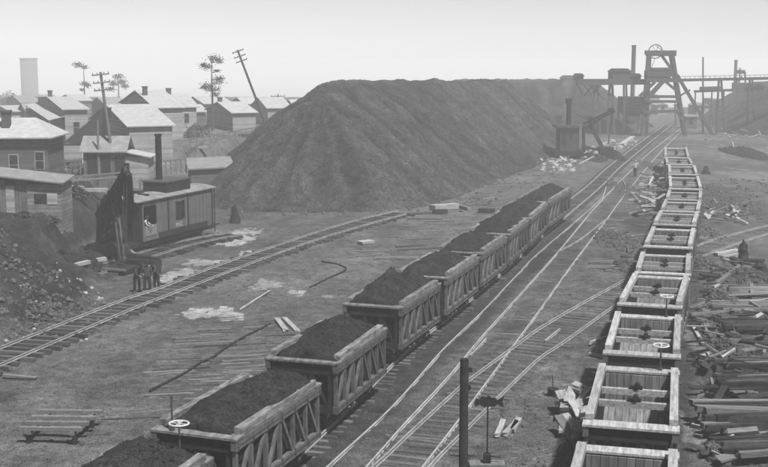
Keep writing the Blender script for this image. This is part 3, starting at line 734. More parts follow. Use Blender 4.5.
scatter('sticks in the right distance', 'weathered board lying on the far right ground', 30, 705, 768, 112, 150, (1, 4), ['wood_pale', 'wood_mid', 'wood_mid'], zmax=.3)
scatter('boards near the far shovel', 'pale board in the rubble by the far steam shovel', 18, 528, 600, 150, 166, (.8, 3), ['wood_pale'], zmax=.4)
board_px((360, 0) if False else (5, 377.5), (36, 380.5), .22, .12, 'wood_mid', 'short plank lying just below the left siding')
board_px((240, 311), (270, 292), .12, .08, 'wood_pale', 'long thin pale board on the open ground left of the loaded cars')
board_px((277, 320), (286, 332), .26, .08, 'wood_pale', 'left one of two short boards beside the third loaded car')
board_px((284, 319), (297, 332), .26, .08, 'wood_pale', 'right one of two short boards beside the third loaded car')
board_px((432, 210.5), (456, 208.5), .9, .45, 'wood_pale', 'pale squared timber lying before the big stockpile', cat='timber')
board_px((433, 214), (446, 213.5), .6, .35, 'wood_dark', 'dark short timber just below the pale squared timber', cat='timber')
board_px((458, 207.5), (469, 210.5), .3, .25, 'wood_mid', 'thin board slanting off the end of the pale squared timber')
board_px((478, 212.5), (494, 213), .6, .35, 'wood_dark', 'dark timber near the loaded cars before the stockpile', cat='timber')
board_px((360, 244.5), (372, 243), .7, .2, 'wood_pale', 'pale board on the open ground beyond the siding')
board_px((205, 438), (206, 438.6), .2, .1, 'wood_mid', 'stub of board') if False else None
board_px((90, 400), (128, 374), .1, .05, 'wood_mid', 'thin grey lath on the ground above the wooden rack') if False else None
board_px((683, 342.5), (712, 343.5), .07, .06, 'wood_pale', 'thin pale rod sticking out right of the third empty car', z=.8)
board_px((693, 328), (703, 346), .16, .1, 'wood_pale', 'pale stick pointing away right of the third empty car')
board_px((692, 427), (708, 431), .22, .12, 'wood_pale', 'pale pointed board before the big timber stack at the lower right')
board_px((475, 322) if False else (628, 384), (628.5, 383.5), .1, .1, 'wood_mid', 'x') if False else None
# short broken pieces near the switch stand
for k, (a, b) in enumerate((((497, 438), (503, 423)), ((505, 437), (517, 424)), ((512, 433), (519, 421)))):
    board_px(a, b, .2, .12, 'wood_pale', ['left', 'middle', 'right'][k]+' one of three broken pale sticks near the switch stand')
# half buried old ties on the open ground at left
for i in range(100):
    t = random.random(); py = random.choice([random.uniform(318, 420), random.uniform(318, 380)]); cxp = 262 - (py-318)*1.05 + random.uniform(-50, 55)
    if cxp > 330-(py-320)*1.1+20: continue
    L_ = random.uniform(.8, 2.8)
    p = P(cxp, py)
    plank('buried_tie', (p.x, p.y, -.125+random.uniform(-.02, .03)), L_, random.uniform(.1, .2), .14, math.pi/2+.2+random.gauss(0, .07), random.choice(['tie_buried', 'tie_buried', 'tie_dark', 'wood_mid']), zoned('half buried tie left of the loaded cars', L_, (.8, 2.8), (cxp-80)/220, (py-318)/102), 'tie', 'half buried ties left of the loaded cars')
for i in range(45):
    py = random.uniform(170, 262); cxp = 395+(262-py)*1.35+random.uniform(-40, 8); p = P(cxp, py)
    plank('buried_tie', (p.x, p.y, -.06), random.uniform(1.0, 3.0), random.uniform(.15, .3), .12, math.pi/2+.15+random.gauss(0, .12), random.choice(['tie_buried', 'tie_dark', 'wood_mid']), zoned('half buried tie below the stockpile', 1, (.5, 3), (cxp-355)/170, (py-170)/92), 'tie', 'half buried ties before the stockpile')

# timber stacks on the right
ORD = ['first timber', 'second timber', 'third timber', 'fourth timber', 'fifth timber', 'sixth timber', 'seventh timber', 'eighth timber', 'ninth timber', 'tenth timber']
LAY = {1: ['only layer'], 2: ['bottom layer', 'top layer'], 3: ['bottom layer', 'middle layer', 'top layer']}
def stack(px0, px1, py, n, label, m, L=5.0, layers=2, group=None, yaw=.06, thick=.2):
    p = P(px0, py)
    for i in range(n):
        lay = i % layers; row = i//layers
        x = p.x+L/2+random.uniform(-.35, .35); y = p.y+row*(thick*1.35)
        plank('stacked_timber', (x, y, gz(x, y)+.08+lay*thick*1.02), L*random.uniform(.85, 1.1), thick*random.uniform(.8, 1.15), thick, -math.pi/2+yaw+random.gauss(0, .075), random.choice(m), ORD[row]+' from the front, '+LAY[layers][lay]+', '+label, 'timber', group or label, random.gauss(0, .012))
dk = ['wood_dark', 'wood_dark', 'tie_dark', 'tie_dark', 'wood_mid']; lt = ['wood_mid', 'wood_pale', 'wood_mid', 'tie_dark']
stack(712, 800, 437, 21, 'big low stack at lower right', dk, 5, 3, thick=.24)
stack(722, 800, 462, 12, 'stack in the bottom right corner', ['wood_mid', 'tie_dark', 'wood_dark'], 4, 2, yaw=.16)
stack(724, 800, 398, 18, 'dark stack above the big one', dk, 4.5, 3, yaw=.03)
stack(728, 800, 375, 10, 'grey middle stack on the right', ['tie_dark', 'wood_mid', 'wood_dark'], 4.5, 2, yaw=.08)
stack(727, 800, 335, 14, 'dark stack below pale poles', dk, 5, 2, yaw=-.02)
stack(722, 800, 313, 9, 'pale pole pile, right edge', lt, 5, 1, yaw=-.05)
stack(730, 800, 297, 10, 'farthest pale stack, right edge', lt, 5.5, 2, yaw=.03)
for k, (a, b) in enumerate((((716, 256), (738, 252)), ((722, 259.5), (741, 256)), ((724, 262.5), (742, 261)))):
    board_px(a, b, .35, .2, 'wood_pale', ['upper', 'middle', 'lower'][k]+' one of three pale planks left of the dark stump', cat='plank')
board_px((712, 290), (740, 268), .25, .2, 'wood_mid', 'slanting pole below the dark stump', cat='pole')

def stump(px, py, w_, h, label):
    p = P(px, py); mb = MB(); rs = [1.25, 1.0, .8, .72, .5, .25]; n = 9; r = random.Random(int(px))
    for k, q in enumerate(rs):
        for j in range(n):
            a = 6.283*j/n; rr = w_/2*q*r.uniform(.75, 1.2)
            mb.v.append((math.cos(a)*rr, math.sin(a)*rr, h*k/(len(rs)-1)*r.uniform(.9, 1.08) - (.1 if k == 0 else 0)))
    for k in range(len(rs)-1):
        for j in range(n): mb.f.append((k*n+j, k*n+(j+1) % n, (k+1)*n+(j+1) % n, (k+1)*n+j))
    mb.f.append(tuple((len(rs)-1)*n+j for j in range(n)))
    o = mb.build('tree_stump', 'iron'); o.location = p; tag(o, label, 'stump'); return o
stump(743, 263, .9, 1.55, 'tall blackened stump beside the curved branch on the right')
stump(759, 275, 1.3, 1.0, 'broad blackened stump at the right edge below the taller one')
stump(706, 174, 1.0, 1.0, 'small dark stump right of the far empty cars')
stump(235, 223, .85, 1.6, 'dark barrel-like stump at the foot of the stockpile behind the near shovel')
mound('ore_mound', 745, 154, 17, 6, 1.1, 'load', 'low black mound on the open ground at the far right', 60, 7, cat='mound', kind='x')
bpy.data.objects['ore_mound'].pop('kind', None) if 'ore_mound' in bpy.data.objects else None
mound('ore_mound', 700, 262, 12, 9, .4, 'stone', 'grey mound of ashes right of the sixth empty car', 60, 12, cat='mound', kind='x')
for o in list(C.objects):
    if o.name.startswith('ore_mound') and o.get('kind') == 'x': del o['kind']

# wooden rack lower left
g = P(60, 436); rk = empty('timber_rack', g, -.06, 'low wooden rack of four crossbars on two sawhorse rails at the lower left', 'rack')
for sx in (-.85, .85):
    mb = MB(); mb.beam((sx*.92, -1.0, .42), (sx, 1.3, .42), .16, .14); mb.build('side_rail', 'wood_mid', rk)
    for y in (-.85, 1.1): mb = MB(); mb.beam((sx, y, -.03), (sx, y, .35), .14, .14, (0, 1, 0)); mb.build('leg', 'wood_dark', rk)
for k, y in enumerate((-.9, -.25, .4, 1.15)): mb = MB(); mb.beam((-1.12-.03*k, y, .56), (1.12+.04*k, y+.05, .56), .2, .12); mb.build('crossbar', 'wood_mid', rk)

# cables
def cable(pts, r, label, name='hose'):
    c = smooth_poly(PP(pts), .4); mb = MB(); mb.tube([p+Vector((0, 0, r*.8+gz(p.x, p.y))) for p in c], r, 6); return tag(mb.build(name, 'iron', None, True), label, 'hose')
cable([(150, 392), (185, 374), (200, 364), (212, 359), (220, 353), (232, 345), (248, 336), (270, 325)], .06, 'long dark hose snaking beside the second and third loaded cars')
cable([(310, 288), (328, 279), (346, 270), (338, 265), (322, 262)], .05, 'short bent hose lying on the open ground beyond the pointed heap')

# ------------------------------------------------------------------ near post and switch stand
b = P(463, 493); top = Q(463, 359, b.y).z
po = empty('wooden_post', b, 0, 'thick dark wooden post standing in the near foreground beside the main line', 'post')
mb = MB(); mb.cyl((0, 0, -.3), (0, 0, top), .15, .135, 14); mb.build('shaft', 'wood_dark', po)
mb = MB(); mb.box(.1, .24, -.06, .06, top-.42, top-.28); mb.box(.1, .2, -.06, .06, top-1.0, top-.85); mb.build('bracket', 'iron', po)
b = P(487, 466); sw = empty('switch_stand', b, 0, 'switch stand with a dark arrow-shaped target on a thin rod', 'switch stand')
zt = Q(487, 402, b.y).z
mb = MB(); mb.cyl((0, 0, 0), (0, 0, zt+.05), .028, n=8); mb.build('rod', 'iron', sw)
mb = MB(); s = .033
out = [(-15, -1), (-12, 4), (-9, 2), (-7, 6), (-2, 5), (0, 7), (3, 4.5), (7, 4), (9, 2), (16, 6), (14, 0), (16, -6), (9, -2.5), (6, -5), (0, -5), (-4, -6), (-9, -3), (-13, -5)]
mb.prism([(x*s+.02, -.015, y*s+zt) for x, y in out], (0, .03, 0)); mb.build('target', 'iron', sw)
mb = MB(); mb.box(-.6, .6, -.25, .25, -.05, .12); mb.build('base_box', 'wood_mid', sw)
mb = MB(); mb.box(-.12, .12, -.12, .12, .12, .42); mb.cyl((0, 0, .35), (.45, 0, .3), .025, n=6); mb.build('lever_housing', 'iron', sw)
# small bucket by the debris
b = P(553, 396); mb = MB(); mb.cyl((0, 0, 0), (0, 0, .32), .2, .24, 14); mb.cyl((0, 0, .3), (-.05, 0, .85), .02, n=6)
o = mb.build('lantern_bucket', 'iron'); o.location = b; tag(o, 'small dark bucket with a thin upright handle on the ground left of the empty cars', 'bucket')

# ------------------------------------------------------------------ houses
def house(px_c, py_base, px_side, px_gab, py_eave, py_peak, alpha, label, wall='wall_mid', roof='roof_pale', z0=3.0, chimney=None, wins=(), gwins=(), door=None, group='frame houses of the town', cat='house', porch=False, wall2=None):
    """corner pixel, base row, far pixel of long side, far pixel of gable side, eave and peak rows"""
    c = P(px_c, py_base, z0)
    a = Vector((math.cos(alpha), math.sin(alpha), 0)); b = Vector((-math.sin(alpha), math.cos(alpha), 0))
    def solve(d, px):
        lo, hi = .2, 60
        for _ in range(50):
            m = (lo+hi)/2; q = proj(c+d*m)[0]
            if (q-px_c)/(px-px_c) < 1: lo = m
            else: hi = m
        return lo
    L = solve(a, px_side); W = solve(b, px_gab)
    wh = Q(px_c, py_eave, c.y).z - z0
    mid = c+b*W/2; pk = Q(proj(mid)[0], py_peak, mid.y).z - z0
    root = empty('house' if cat == 'house' else cat.replace(' ', '_'), (c.x, c.y, z0), alpha, label, cat, group)
    # local: x along a (0..L), y along b (0..W)
    mb = MB(); mb.v += [(0, 0, -1.2), (L, 0, -1.2), (L, W, -1.2), (0, W, -1.2), (0, 0, wh), (L, 0, wh), (L, W, wh), (0, W, wh), (0, W/2, pk-.1), (L, W/2, pk-.1)]
    mb.f += [(0, 1, 5, 4), (1, 2, 6, 9, 5), (2, 3, 7, 6), (3, 0, 4, 8, 7), (4, 5, 9, 8), (6, 7, 8, 9)]
    mb.build('wall', wall, root)
    th = .12; ov = .35; sl = (pk-wh)/(W/2)
    mb = MB()
    for s in (0, 1):
        ye = -ov if s == 0 else W+ov; ze = wh - ov*sl
        p = [(-ov, ye, ze), (L+ov, ye, ze), (L+ov, W/2, pk), (-ov, W/2, pk)]
        q = [(x, y, z+th) for x, y, z in p]
        if s: p = p[::-1]; q = q[::-1]
        mb.hexa(p+q)
    rf = mb.build('roof', roof, root)
    if chimney is not None:
        x, yy, hh = chimney; x *= L; yy *= W; zb = wh+(pk-wh)*(1-abs(yy-W/2)/(W/2))
        mb = MB(); mb.box(x-.3, x+.3, yy-.3, yy+.3, zb-.4, zb+hh); mb.box(x-.38, x+.38, yy-.38, yy+.38, zb+hh, zb+hh+.15); mb.build('chimney', 'brick', rf)
    def win(side, u, z, w_, h):
        mb = MB(); mg = MB()
        if side == 's':
            x = u*L; mb.box(x-w_/2-.09, x+w_/2+.09, -.05, -.004, z-.09, z+h+.09); mg.box(x-w_/2, x+w_/2, -.062, -.051, z, z+h/2-.03); mg.box(x-w_/2, x+w_/2, -.062, -.051, z+h/2+.03, z+h)
        else:
            y = u*W; mb.box(-.05, -.004, y-w_/2-.09, y+w_/2+.09, z-.09, z+h+.09); mg.box(-.062, -.051, y-w_/2, y+w_/2, z, z+h/2-.03); mg.box(-.062, -.051, y-w_/2, y+w_/2, z+h/2+.03, z+h)
        f = mb.build('window', 'wall_light' if wall != 'wall_light' else 'wall_mid', root); mg.build('pane', 'glass', f)
    for u, z in wins: win('s', u, z*wh, .75, min(1.4, wh*.45))
    for u, z in gwins: win('g', u, z*wh, .7, 1.2)
    if door:
        s, u = door; mb = MB()
        if s == 's': mb.box(u*L-.45, u*L+.45, -.05, -.004, 0, 2.0)
        else: mb.box(-.05, -.004, u*W-.45, u*W+.45, 0, 2.0)
        mb.build('door', 'wood_dark', root)
    if porch:
        mb = MB(); zt = wh*.82
        mb.hexa([(-2.0, -.1, zt-.5), (-.0, -.1, zt), (0, W+.1, zt), (-2.0, W+.1, zt-.5), (-2.0, -.1, zt-.42), (0, -.1, zt+.08), (0, W+.1, zt+.08), (-2.0, W+.1, zt-.42)]); pr = mb.build('porch_roof', roof, root)
        for k in range(4): mb = MB(); y = .1+k*(W-.2)/3; mb.beam((-1.85, y, -.6), (-1.85, y, zt-.48), .12, .12, (0, 1, 0)); mb.build('porch_post', 'trim', root)
    return root, L, W, wh, pk
A40 = R(38)
house(49, 178, 52, -75, 139, 119, R(80), 'nearest house at the left edge with a dark board wall and bright roof', 'wall_dark', 'roof_pale', chimney=None) if False else None
# nearest house: long wall faces the camera, ridge parallel to it
def near_house():
    z0 = 3.0; c = P(49, 180, z0); lw = 12.0; dp = 6.4; wh = 3.85; pk = 5.35
    root = empty('house', (c.x, c.y, z0), R(3), 'nearest house at the left edge, dark board wall, bright white roof and brick chimney', 'house', 'frame houses of the town')
    mb = MB(); mb.v += [(-lw, 0, -1), (0, 0, -1), (0, dp, -1), (-lw, dp, -1), (-lw, 0, wh), (0, 0, wh), (0, dp, wh), (-lw, dp, wh), ]
    mb.v = mb.v[:8]; mb.f = [(0, 1, 5, 4), (1, 2, 6, 5), (2, 3, 7, 6), (3, 0, 4, 7)]
    mb.build('wall', 'wall_dark', root)
    mb = MB(); ov = .5; ze = wh-.12
    mb.v += [(-lw-ov, -ov, ze), (ov, -ov, ze), (ov, dp+ov, ze), (-lw-ov, dp+ov, ze), (-lw-ov, -ov, ze+.12), (ov, -ov, ze+.12), (ov, dp+ov, ze+.12), (-lw-ov, dp+ov, ze+.12), (-lw-ov, dp/2, pk+.1), (-1.7, dp/2, pk+.1)]
    mb.f += [(3, 2, 1, 0), (0, 1, 5, 4), (1, 2, 6, 5), (2, 3, 7, 6), (3, 0, 4, 8, 7), (4, 5, 9, 8), (5, 6, 9), (6, 7, 8, 9)]
    rf = mb.build('roof', 'roof_pale', root)
    mb = MB(); mb.box(-4.3, -3.6, 1.2, 1.9, pk-1.5, pk+.65); mb.box(-4.4, -3.5, 1.1, 2.0, pk+.65, pk+.85); mb.build('chimney', 'brick', rf)
    for x, z, w_, h in ((-3.05, .5, .72, 1.75), (-.75, 1.0, .72, 1.5)):
        mb = MB(); mb.box(x-w_/2-.08, x+w_/2+.08, -.05, -.004, z-.08, z+h+.08); f = mb.build('window', 'wall_mid', root)
        mb = MB(); mb.box(x-w_/2, x+w_/2, -.062, -.051, z, z+h/2-.03); mb.box(x-w_/2, x+w_/2, -.062, -.051, z+h/2+.03, z+h); mb.build('pane', 'glass', f)
near_house()
house(66, 146, 88.5, 39, 110, 97.5, R(20), 'house with a dark porch and a chimney on its gable, behind the nearest house', 'wall_mid', 'roof_pale', chimney=(.06, .5, .9), wins=((.5, .35),), gwins=((.5, 1.0),), porch=True)
house(130, 158, 173, 93, 126.5, 105.5, R(26), 'large house with a wide bright roof behind the leaning telegraph poles', 'wall_mid', 'roof_pale', wins=((.66, .2),), gwins=((.5, .55),))
house(125, 178, 148, 84, 149.5, 136, R(62), 'small outbuilding', 'wall_mid', 'roof_mid') if False else None
def outbuilding():
    z0 = 3.0; c = P(84, 178, z0); e = P(125, 178, z0); lw = (e-c).length; dp = 3.4; wh = 2.55; pk = 3.65
    root = empty('outbuilding', (c.x, c.y, z0), R(2), 'low outbuilding with a grey roof and dark open front, just below the large house', 'outbuilding')
    mb = MB(); mb.v += [(0, 0, -1), (lw, 0, -1), (lw, dp, -1), (0, dp, -1), (0, 0, wh), (lw, 0, wh), (lw, dp, wh), (0, dp, wh), (.0, dp/2, pk), (lw, dp/2, pk)]
    mb.f += [(0, 1, 5, 4), (1, 2, 6, 9, 5), (2, 3, 7, 6), (3, 0, 4, 8, 7)]
    mb.build('wall', 'shed_vert', root)
    mb = MB()
    for s in (0, 1):
        ye = -.35 if s == 0 else dp+.35; sl = (pk-wh)/(dp/2); ze = wh-.35*sl
        p = [(-.3, ye, ze), (lw+.3, ye, ze), (lw+.3, dp/2, pk), (-.3+.9*0, dp/2, pk)]; q = [(x, y, z+.1) for x, y, z in p]
        if s: p = p[::-1]; q = q[::-1]
        mb.hexa(p+q)
    mb.build('roof', 'roof_mid', root)
    for k in range(3): mb = MB(); x = .35+k*1.25; mb.box(x, x+.85, -.04, -.004, .3, 2.1); mb.build('opening', 'wood_dark', root)
    # side gable toward the right
    mb = MB(); mb.box(lw+.02, lw+2.1, .2, dp-.2, -1, 1.9); mb.build('annex', 'wall_mid', root)
    mb = MB(); mb.hexa([(lw+.06, -.1, 2.3), (lw+2.4, -.1, 1.8), (lw+2.4, dp, 1.8), (lw+.06, dp, 2.3), (lw+.06, -.1, 2.4), (lw+2.4, -.1, 1.9), (lw+2.4, dp, 1.9), (lw+.06, dp, 2.4)]); mb.build('annex_roof', 'roof_pale', root)
outbuilding()
# dark lean-to roof left of the large house
def leanto():
    z0 = 3.0; D = 126
    a = Q(63, 143, D-1); b = Q(103, 110, D+2); c = Q(103, 140, D+2)
    root = empty('lean_to', (a.x, a.y, z0), 0, 'dark steep lean-to roof against the left end of the large house', 'lean-to'); o = Vector((a.x, a.y, z0))
    mb = MB(); pts = [a-o, Q(98, 143, D-1)-o, b-o, Q(98, 114, D)-o]
    mb.prism([a-o, Q(100, 143, D-1)-o, Q(104, 108.5, D-1)-o], (0, 3.5, 0)); mb.build('roof', 'roof_dark', root)
    mb = MB(); e = Q(100, 143.5, D-1)-o; mb.box(.6, e.x-.1, .15, 3.2, -1, (a-o).z-.05); mb.build('wall', 'wall_dark', root)
leanto()
house(157, 140, 183, 122, 108, 91, R(25), 'hazy house with a chimney directly behind the large house', 'wall_mid', 'roof_pale', chimney=(.1, .35, 1.2))
house(177, 134, 197, 157, 107, 94.5, R(30), 'tall hazy house with a round chimney left of the bare pine', 'wall_mid', 'roof_pale', chimney=(.15, .5, .8), wins=((.5, .4),))
house(233, 131, 256, 207, 113, 102.5, R(25), 'small gabled house right of the bare pine', 'wall_mid', 'roof_pale', chimney=(.1, .55, .8), gwins=((.5, .4),))
house(268, 124, 290, 252, 108, 98, R(25), 'hazy gabled house beside the leaning telegraph pole', 'wall_mid', 'roof_pale')
fh = [(28, 125, 62, 20, 112, 104, 'hazy low house with a pale roof above the nearest house'), (22, 112, 50, 8, 103, 96, 'faint house at the far left below the tank'), (108, 118, 128, 92, 106, 98, 'faint house right of the leaning poles'), (205, 116, 232, 185, 104, 97, 'faint house behind the bare pine'),
      (75, 107, 92, 60, 101, 95, 'faint far house left of the leaning poles'), (148, 108, 160, 138, 101, 95, 'faint far house above the large house'), (245, 112, 262, 232, 104, 98, 'faint far house left of the leaning pole'), (295, 112, 310, 285, 106, 100, 'faint far house next to the stockpile'),
      (12, 124, 30, -8, 112, 106, 'hazy house at the left edge with a pale roof'), (215, 108, 226, 203, 102, 97, 'faintest far house behind the pine top'), (125, 106, 136, 116, 101, 96, 'faintest far house behind the chimney house'), (46, 106, 58, 36, 100, 95, 'faint far house beneath the tank'), (192, 122, 206, 180, 112, 105, 'small hazy shed left of the pine trunk')]
for k, (a, b_, c_, d_, e_, f_, lab) in enumerate(fh): house(a, b_, c_, d_, e_, f_, R(25), lab, random.choice(['wall_mid', 'wall_light', 'wall_dark']), random.choice(['roof_pale', 'roof_mid', 'roof_pale']), wins=((.5, .35),) if k < 4 else ())

# board shed on the bank, lower left
def bank_shed():
    z0 = 3.0; c = P(-6, 213, z0); e = P(62, 213, z0); lw = (e-c).length; m_ = (P(28, 213, z0)-c).length; dp = 2.8
    root = empty('board_shed', (c.x, c.y, z0), 0, 'low board shed with a flat dark roof edge on the bank below the nearest house', 'shed')
    mb = MB(); mb.box(0, m_, 0, dp, -3.4, 2.45); mb.build('wall', 'shed_vert', root)
    mb = MB(); mb.box(m_+.004, lw, -.05, dp, -3.4, 2.0); mb.build('board_wall', 'shed_board', root)
    mb = MB(); mb.hexa([(-.3, -.4, 2.66), (lw+.25, -.4, 2.06), (lw+.25, dp, 2.3), (-.3, dp, 2.9), (-.3, -.4, 2.76), (lw+.25, -.4, 2.16), (lw+.25, dp, 2.4), (-.3, dp, 3.0)]); mb.build('roof', 'roof_mid', root)
    x = (P(35, 213, z0)-c).x; x2 = (P(47.5, 213, z0)-c).x
    mb = MB(); mb.box(x, x2, -.07, -.052, .65, 1.35); w1 = mb.build('window', 'wood_dark', root)
    mb = MB(); mb.box(x2+.03, x2+.75, -.08, -.052, .6, 1.4); mb.build('shutter', 'wall_light', root)
    mb = MB(); mb.box(.9, 1.5, -.04, -.004, -.2, 1.9); d = mb.build('door', 'wall_light', root)
    mb = MB(); mb.box(.85, 1.6, -.03, -.004, 1.95, 2.3); mb.build('window', 'wood_dark', root)
bank_shed()
def low_hut():
    z0 = .6; a = Q(189, 162, 113); D = 113
    root = empty('low_hut', (a.x, D, z0), R(14), 'low dark hut with a flat pale roof half behind the stockpile', 'hut')
    L = 4.2; mb = MB(); mb.box(.15, L, .2, 3.6, -1.5, 2.35); mb.build('wall', 'wall_dark', root)
    mb = MB(); mb.hexa([(-.1, -.1, 2.36), (L+.3, -.1, 2.5), (L+.3, 4, 3.2), (-.1, 4, 3.1), (-.1, -.1, 2.5), (L+.3, -.1, 2.64), (L+.3, 4, 3.34), (-.1, 4, 3.24)]); mb.build('roof', 'roof_mid', root)
low_hut()
# white-sided cart/bin in the yard
def bin_():
    a = P(52, 162, 3); root = empty('coal_bin', a, .1, 'pale walled bin between the nearest house and the outbuilding', 'bin')
    mb = MB(); mb.box(0, .9, 0, .1, -.3, 1.5); mb.build('side_panel', 'white', root)
    mb = MB(); mb.box(.95, 3.1, 0, .12, .2, 1.7); mb.build('front_panel', 'wall_mid', root)
    mb = MB(); mb.box(3.15, 3.3, -.05, .12, -.3, 1.75); mb.build('corner_post', 'white', root)
    mb = MB(); mb.box(-.1, 3.2, .15, 1.8, 1.7, 1.82); mb.build('lid', 'wood_dark', root)
bin_()
# fences and yard clutter in the town
def fence(x0, y0, x1, y1, label, z0=3.0, h=1.1, n=10, rails=2):
    a = P(x0, y0, z0); b = P(x1, y1, z0); root = empty('fence', a, 0, label, 'fence'); d = b-a
    for i in range(n+1): mb = MB(); p = d*i/n; g_ = 0; mb.beam((p.x, p.y, -.5), (p.x, p.y, h), .12, .1, (0, 1, 0)); mb.build('post', 'wood_mid', root)
    for k in range(rails): mb = MB(); z = h*(.45+.45*k); mb.beam((0, -.08, z), (d.x, d.y-.08, z), .05, .14); mb.build('rail', 'wood_mid', root)
fence(50, 174, 90, 168, 'dark picket fence right of the nearest house', n=8)
fence(62, 186, 128, 180, 'low board fence above the near steam shovel', h=.8, n=9)
fence(150, 172, 186, 168, 'board fence right of the outbuilding', h=1.0, n=7)
fence(190, 147, 262, 133, 'long thin fence across the grass lot', n=12)
fence(140, 188, 180, 184, 'pale board fence behind the shovel stack', h=.7, n=6)
for i, (px, py) in enumerate([(58, 172), (68, 170), (76, 188), (92, 186), (105, 183), (54, 182), (120, 186), (165, 178), (150, 178), (200, 145), (225, 140), (245, 137), (215, 152), (180, 160)]):
    p = P(px, py, 3); L = random.uniform(1, 2.6)
    plank('yard_board', (p.x, p.y, gz(p.x, p.y)+.1), L, .5, .3, random.uniform(1, 2), random.choice(['wood_pale', 'wood_mid', 'wood_dark']), 'board or box lying in the town yards', 'board', 'boards in the town yards')

# trees
def tree(px, py, z0, top_py, label, clusters, kind='needle', trunk=.16, name='pine_tree', cat='tree', lean=0, csize=1.0, dens=120):
    c = P(px, py, z0); hgt = Q(px, top_py, c.y).z-z0; root = empty(name, c, 0, label, cat)
    mb = MB(); mb.cyl((0, 0, -.4), (lean*.5, 0, hgt*.5), trunk, trunk*.7, 8); mb.cyl((lean*.5, 0, hgt*.5), (lean, 0, hgt), trunk*.7, trunk*.2, 8)
    for (u, v, s) in clusters:
        q = Vector((u, random.uniform(-.6, .6), v*hgt)); mb.cyl((lean*v, 0, v*hgt-.3), q, .05, .02, 5)
    mb.build('trunk', 'bark', root)
    mb = MB()
    for (u, v, s) in clusters:
        for _ in range(int(dens*s*1.8)):
            d = Vector((random.gauss(0, .5)*s, random.gauss(0, .5)*s, random.gauss(0, .28)*s)); p = Vector((u, 0, v*hgt))+d
            a = random.uniform(0, 6.28); e = Vector((math.cos(a), math.sin(a), random.uniform(-.5, .5)))*.12*csize; f = e.cross(Vector((random.random(), random.random(), random.random()))).normalized()*.07*csize
            mb.face([p-e, p+f, p+e, p-f])
    mb.build('crown', kind, root); return root
tree(213, 130, 3, 56, 'tall bare pine with a few needle tufts between the houses and the stockpile', [(.5, .97, 1.1), (1.1, .93, .8), (-.8, .86, 1.0), (-1.3, .88, .6), (.8, .8, .5), (.9, .66, 1.2), (-.7, .6, 1.0), (.4, .55, 1.2), (1.2, .7, .7), (.5, .48, .7), (-1.2, .57, .6)], trunk=.2)
tree(85, 104, 3, 63, 'faint sparse tree just left of the telegraph poles', [(-1.5, .95, 1.2), (.3, .9, .8), (0, .5, 1), (.8, .45, .8), (-.7, .35, .6)], trunk=.2, csize=1.6)
tree(119, 103, 3, 75, 'faint branching tree right of the telegraph poles', [(-1.2, .7, 1.3), (1, .75, 1.3), (0, .95, 1.3), (1.8, .6, 1), (-2, .5, 1)], kind='leaf', csize=1.6, name='bare_tree', trunk=.2)
def bush(px, py, z0, w_, h, label, n=500):
    c = P(px, py, z0); c.z = gz(c.x, c.y)+.02; root = empty('bush', c, 0, label, 'bush'); mb = MB()
    mb2 = MB(); 
    for k in range(5): mb2.cyl((0, 0, -.2), (random.uniform(-.4, .4)*w_, random.uniform(-.3, .3)*w_, h*random.uniform(.5, .9)), .05, .02, 5)
    mb2.build('stem', 'bark', root)
    for _ in range(n):
        a = random.uniform(0, 6.28); r = math.sqrt(random.random()); z = random.random()
        rr = w_/2*r*(1-.6*z*z)*(1+.3*math.sin(a*3+px)); p = Vector((math.cos(a)*rr, math.sin(a)*rr, z*h*(1-.35*r)))
        e = Vector((random.gauss(0, 1), random.gauss(0, 1), random.gauss(0, 1))).normalized()*.16; f = e.orthogonal().normalized()*.1
        mb.face([p-e, p+f, p+e, p-f])
    mb.build('foliage', 'leaf', root)
bush(112, 200, 3, 2.2, 1.6, 'low dark bush on the bank left of the near shovel') if False else None
bush(76, 196, 3, 1.8, 1.3, 'small dark bush on the bank left of the near shovel')
bush(50, 224, 2.4, 1.3, .6, 'low weeds below the board shed', 160)
bush(24, 226, 2.6, 1.2, .55, 'small tuft of weeds at the left foot of the board shed', 140)
bush(148, 168, 3, 1.6, 1.4, 'round dark bush beside the outbuilding')
bush(196, 138, 3, 4, 2.2, 'hazy bush on the grass lot left of the pine')
bush(10, 108, 3, 9, 4.5, 'faint round tree crown at the far left', 900)
bush(565, 90, 10.8, 6, 2.2, 'scrub on top of the far stockpile') if False else None

# telegraph poles
def tpole(base_px, base_py, z0, top_px, top_py, label, arms, aw=1.5, r=.14, m='wood_mid', D=None):
    b = P(base_px, base_py, z0) if D is None else Q(base_px, base_py, D); t = Q(top_px, top_py, b.y); root = empty('telegraph_pole', b, 0, label, 'telegraph pole')
    d = t-b; mb = MB(); mb.cyl(-d*.06, d, r*1.15, r*.8, 10); mb.build('shaft', m, root)
    side = Vector((d.z, 0, -d.x)).normalized(); side = (side+Vector((0, .25, 0))).normalized()
    for k in arms:
        mb = MB(); c = d*k+Vector((0, -r, 0)); mb.beam(c-side*aw/2, c+side*aw/2, .1, .12); a_ = mb.build('crossarm', m, root)
        mb = MB()
        for s in (-.45, -.2, .2, .45): q = c+side*aw*s; mb.cyl(q+Vector((0, 0, .05)), q+Vector((0, 0, .22)), .045, .03, 6)
        mb.build('insulator', 'glass', a_)
tpole(115, 177, 3, 100.5, 72, 'leaning telegraph pole with three crossarms in front of the large house', (.975, .9, .83), 1.55, .15)
tpole(99, 178, 3, 97.5, 120, 'shorter plain pale pole just left of the leaning telegraph pole', (), 1, .11)
tpole(272, 141, 3, 237.5, 50, 'steeply tilted telegraph pole rising behind the left slope of the stockpile', (.985, .93, .88), 1.6, .17, 'frame')
tpole(278.5, 122, 3, 278, 94, 'tiny hazy telegraph pole right of the tilted one', (.92, .85), 2.6, .14, 'frame')
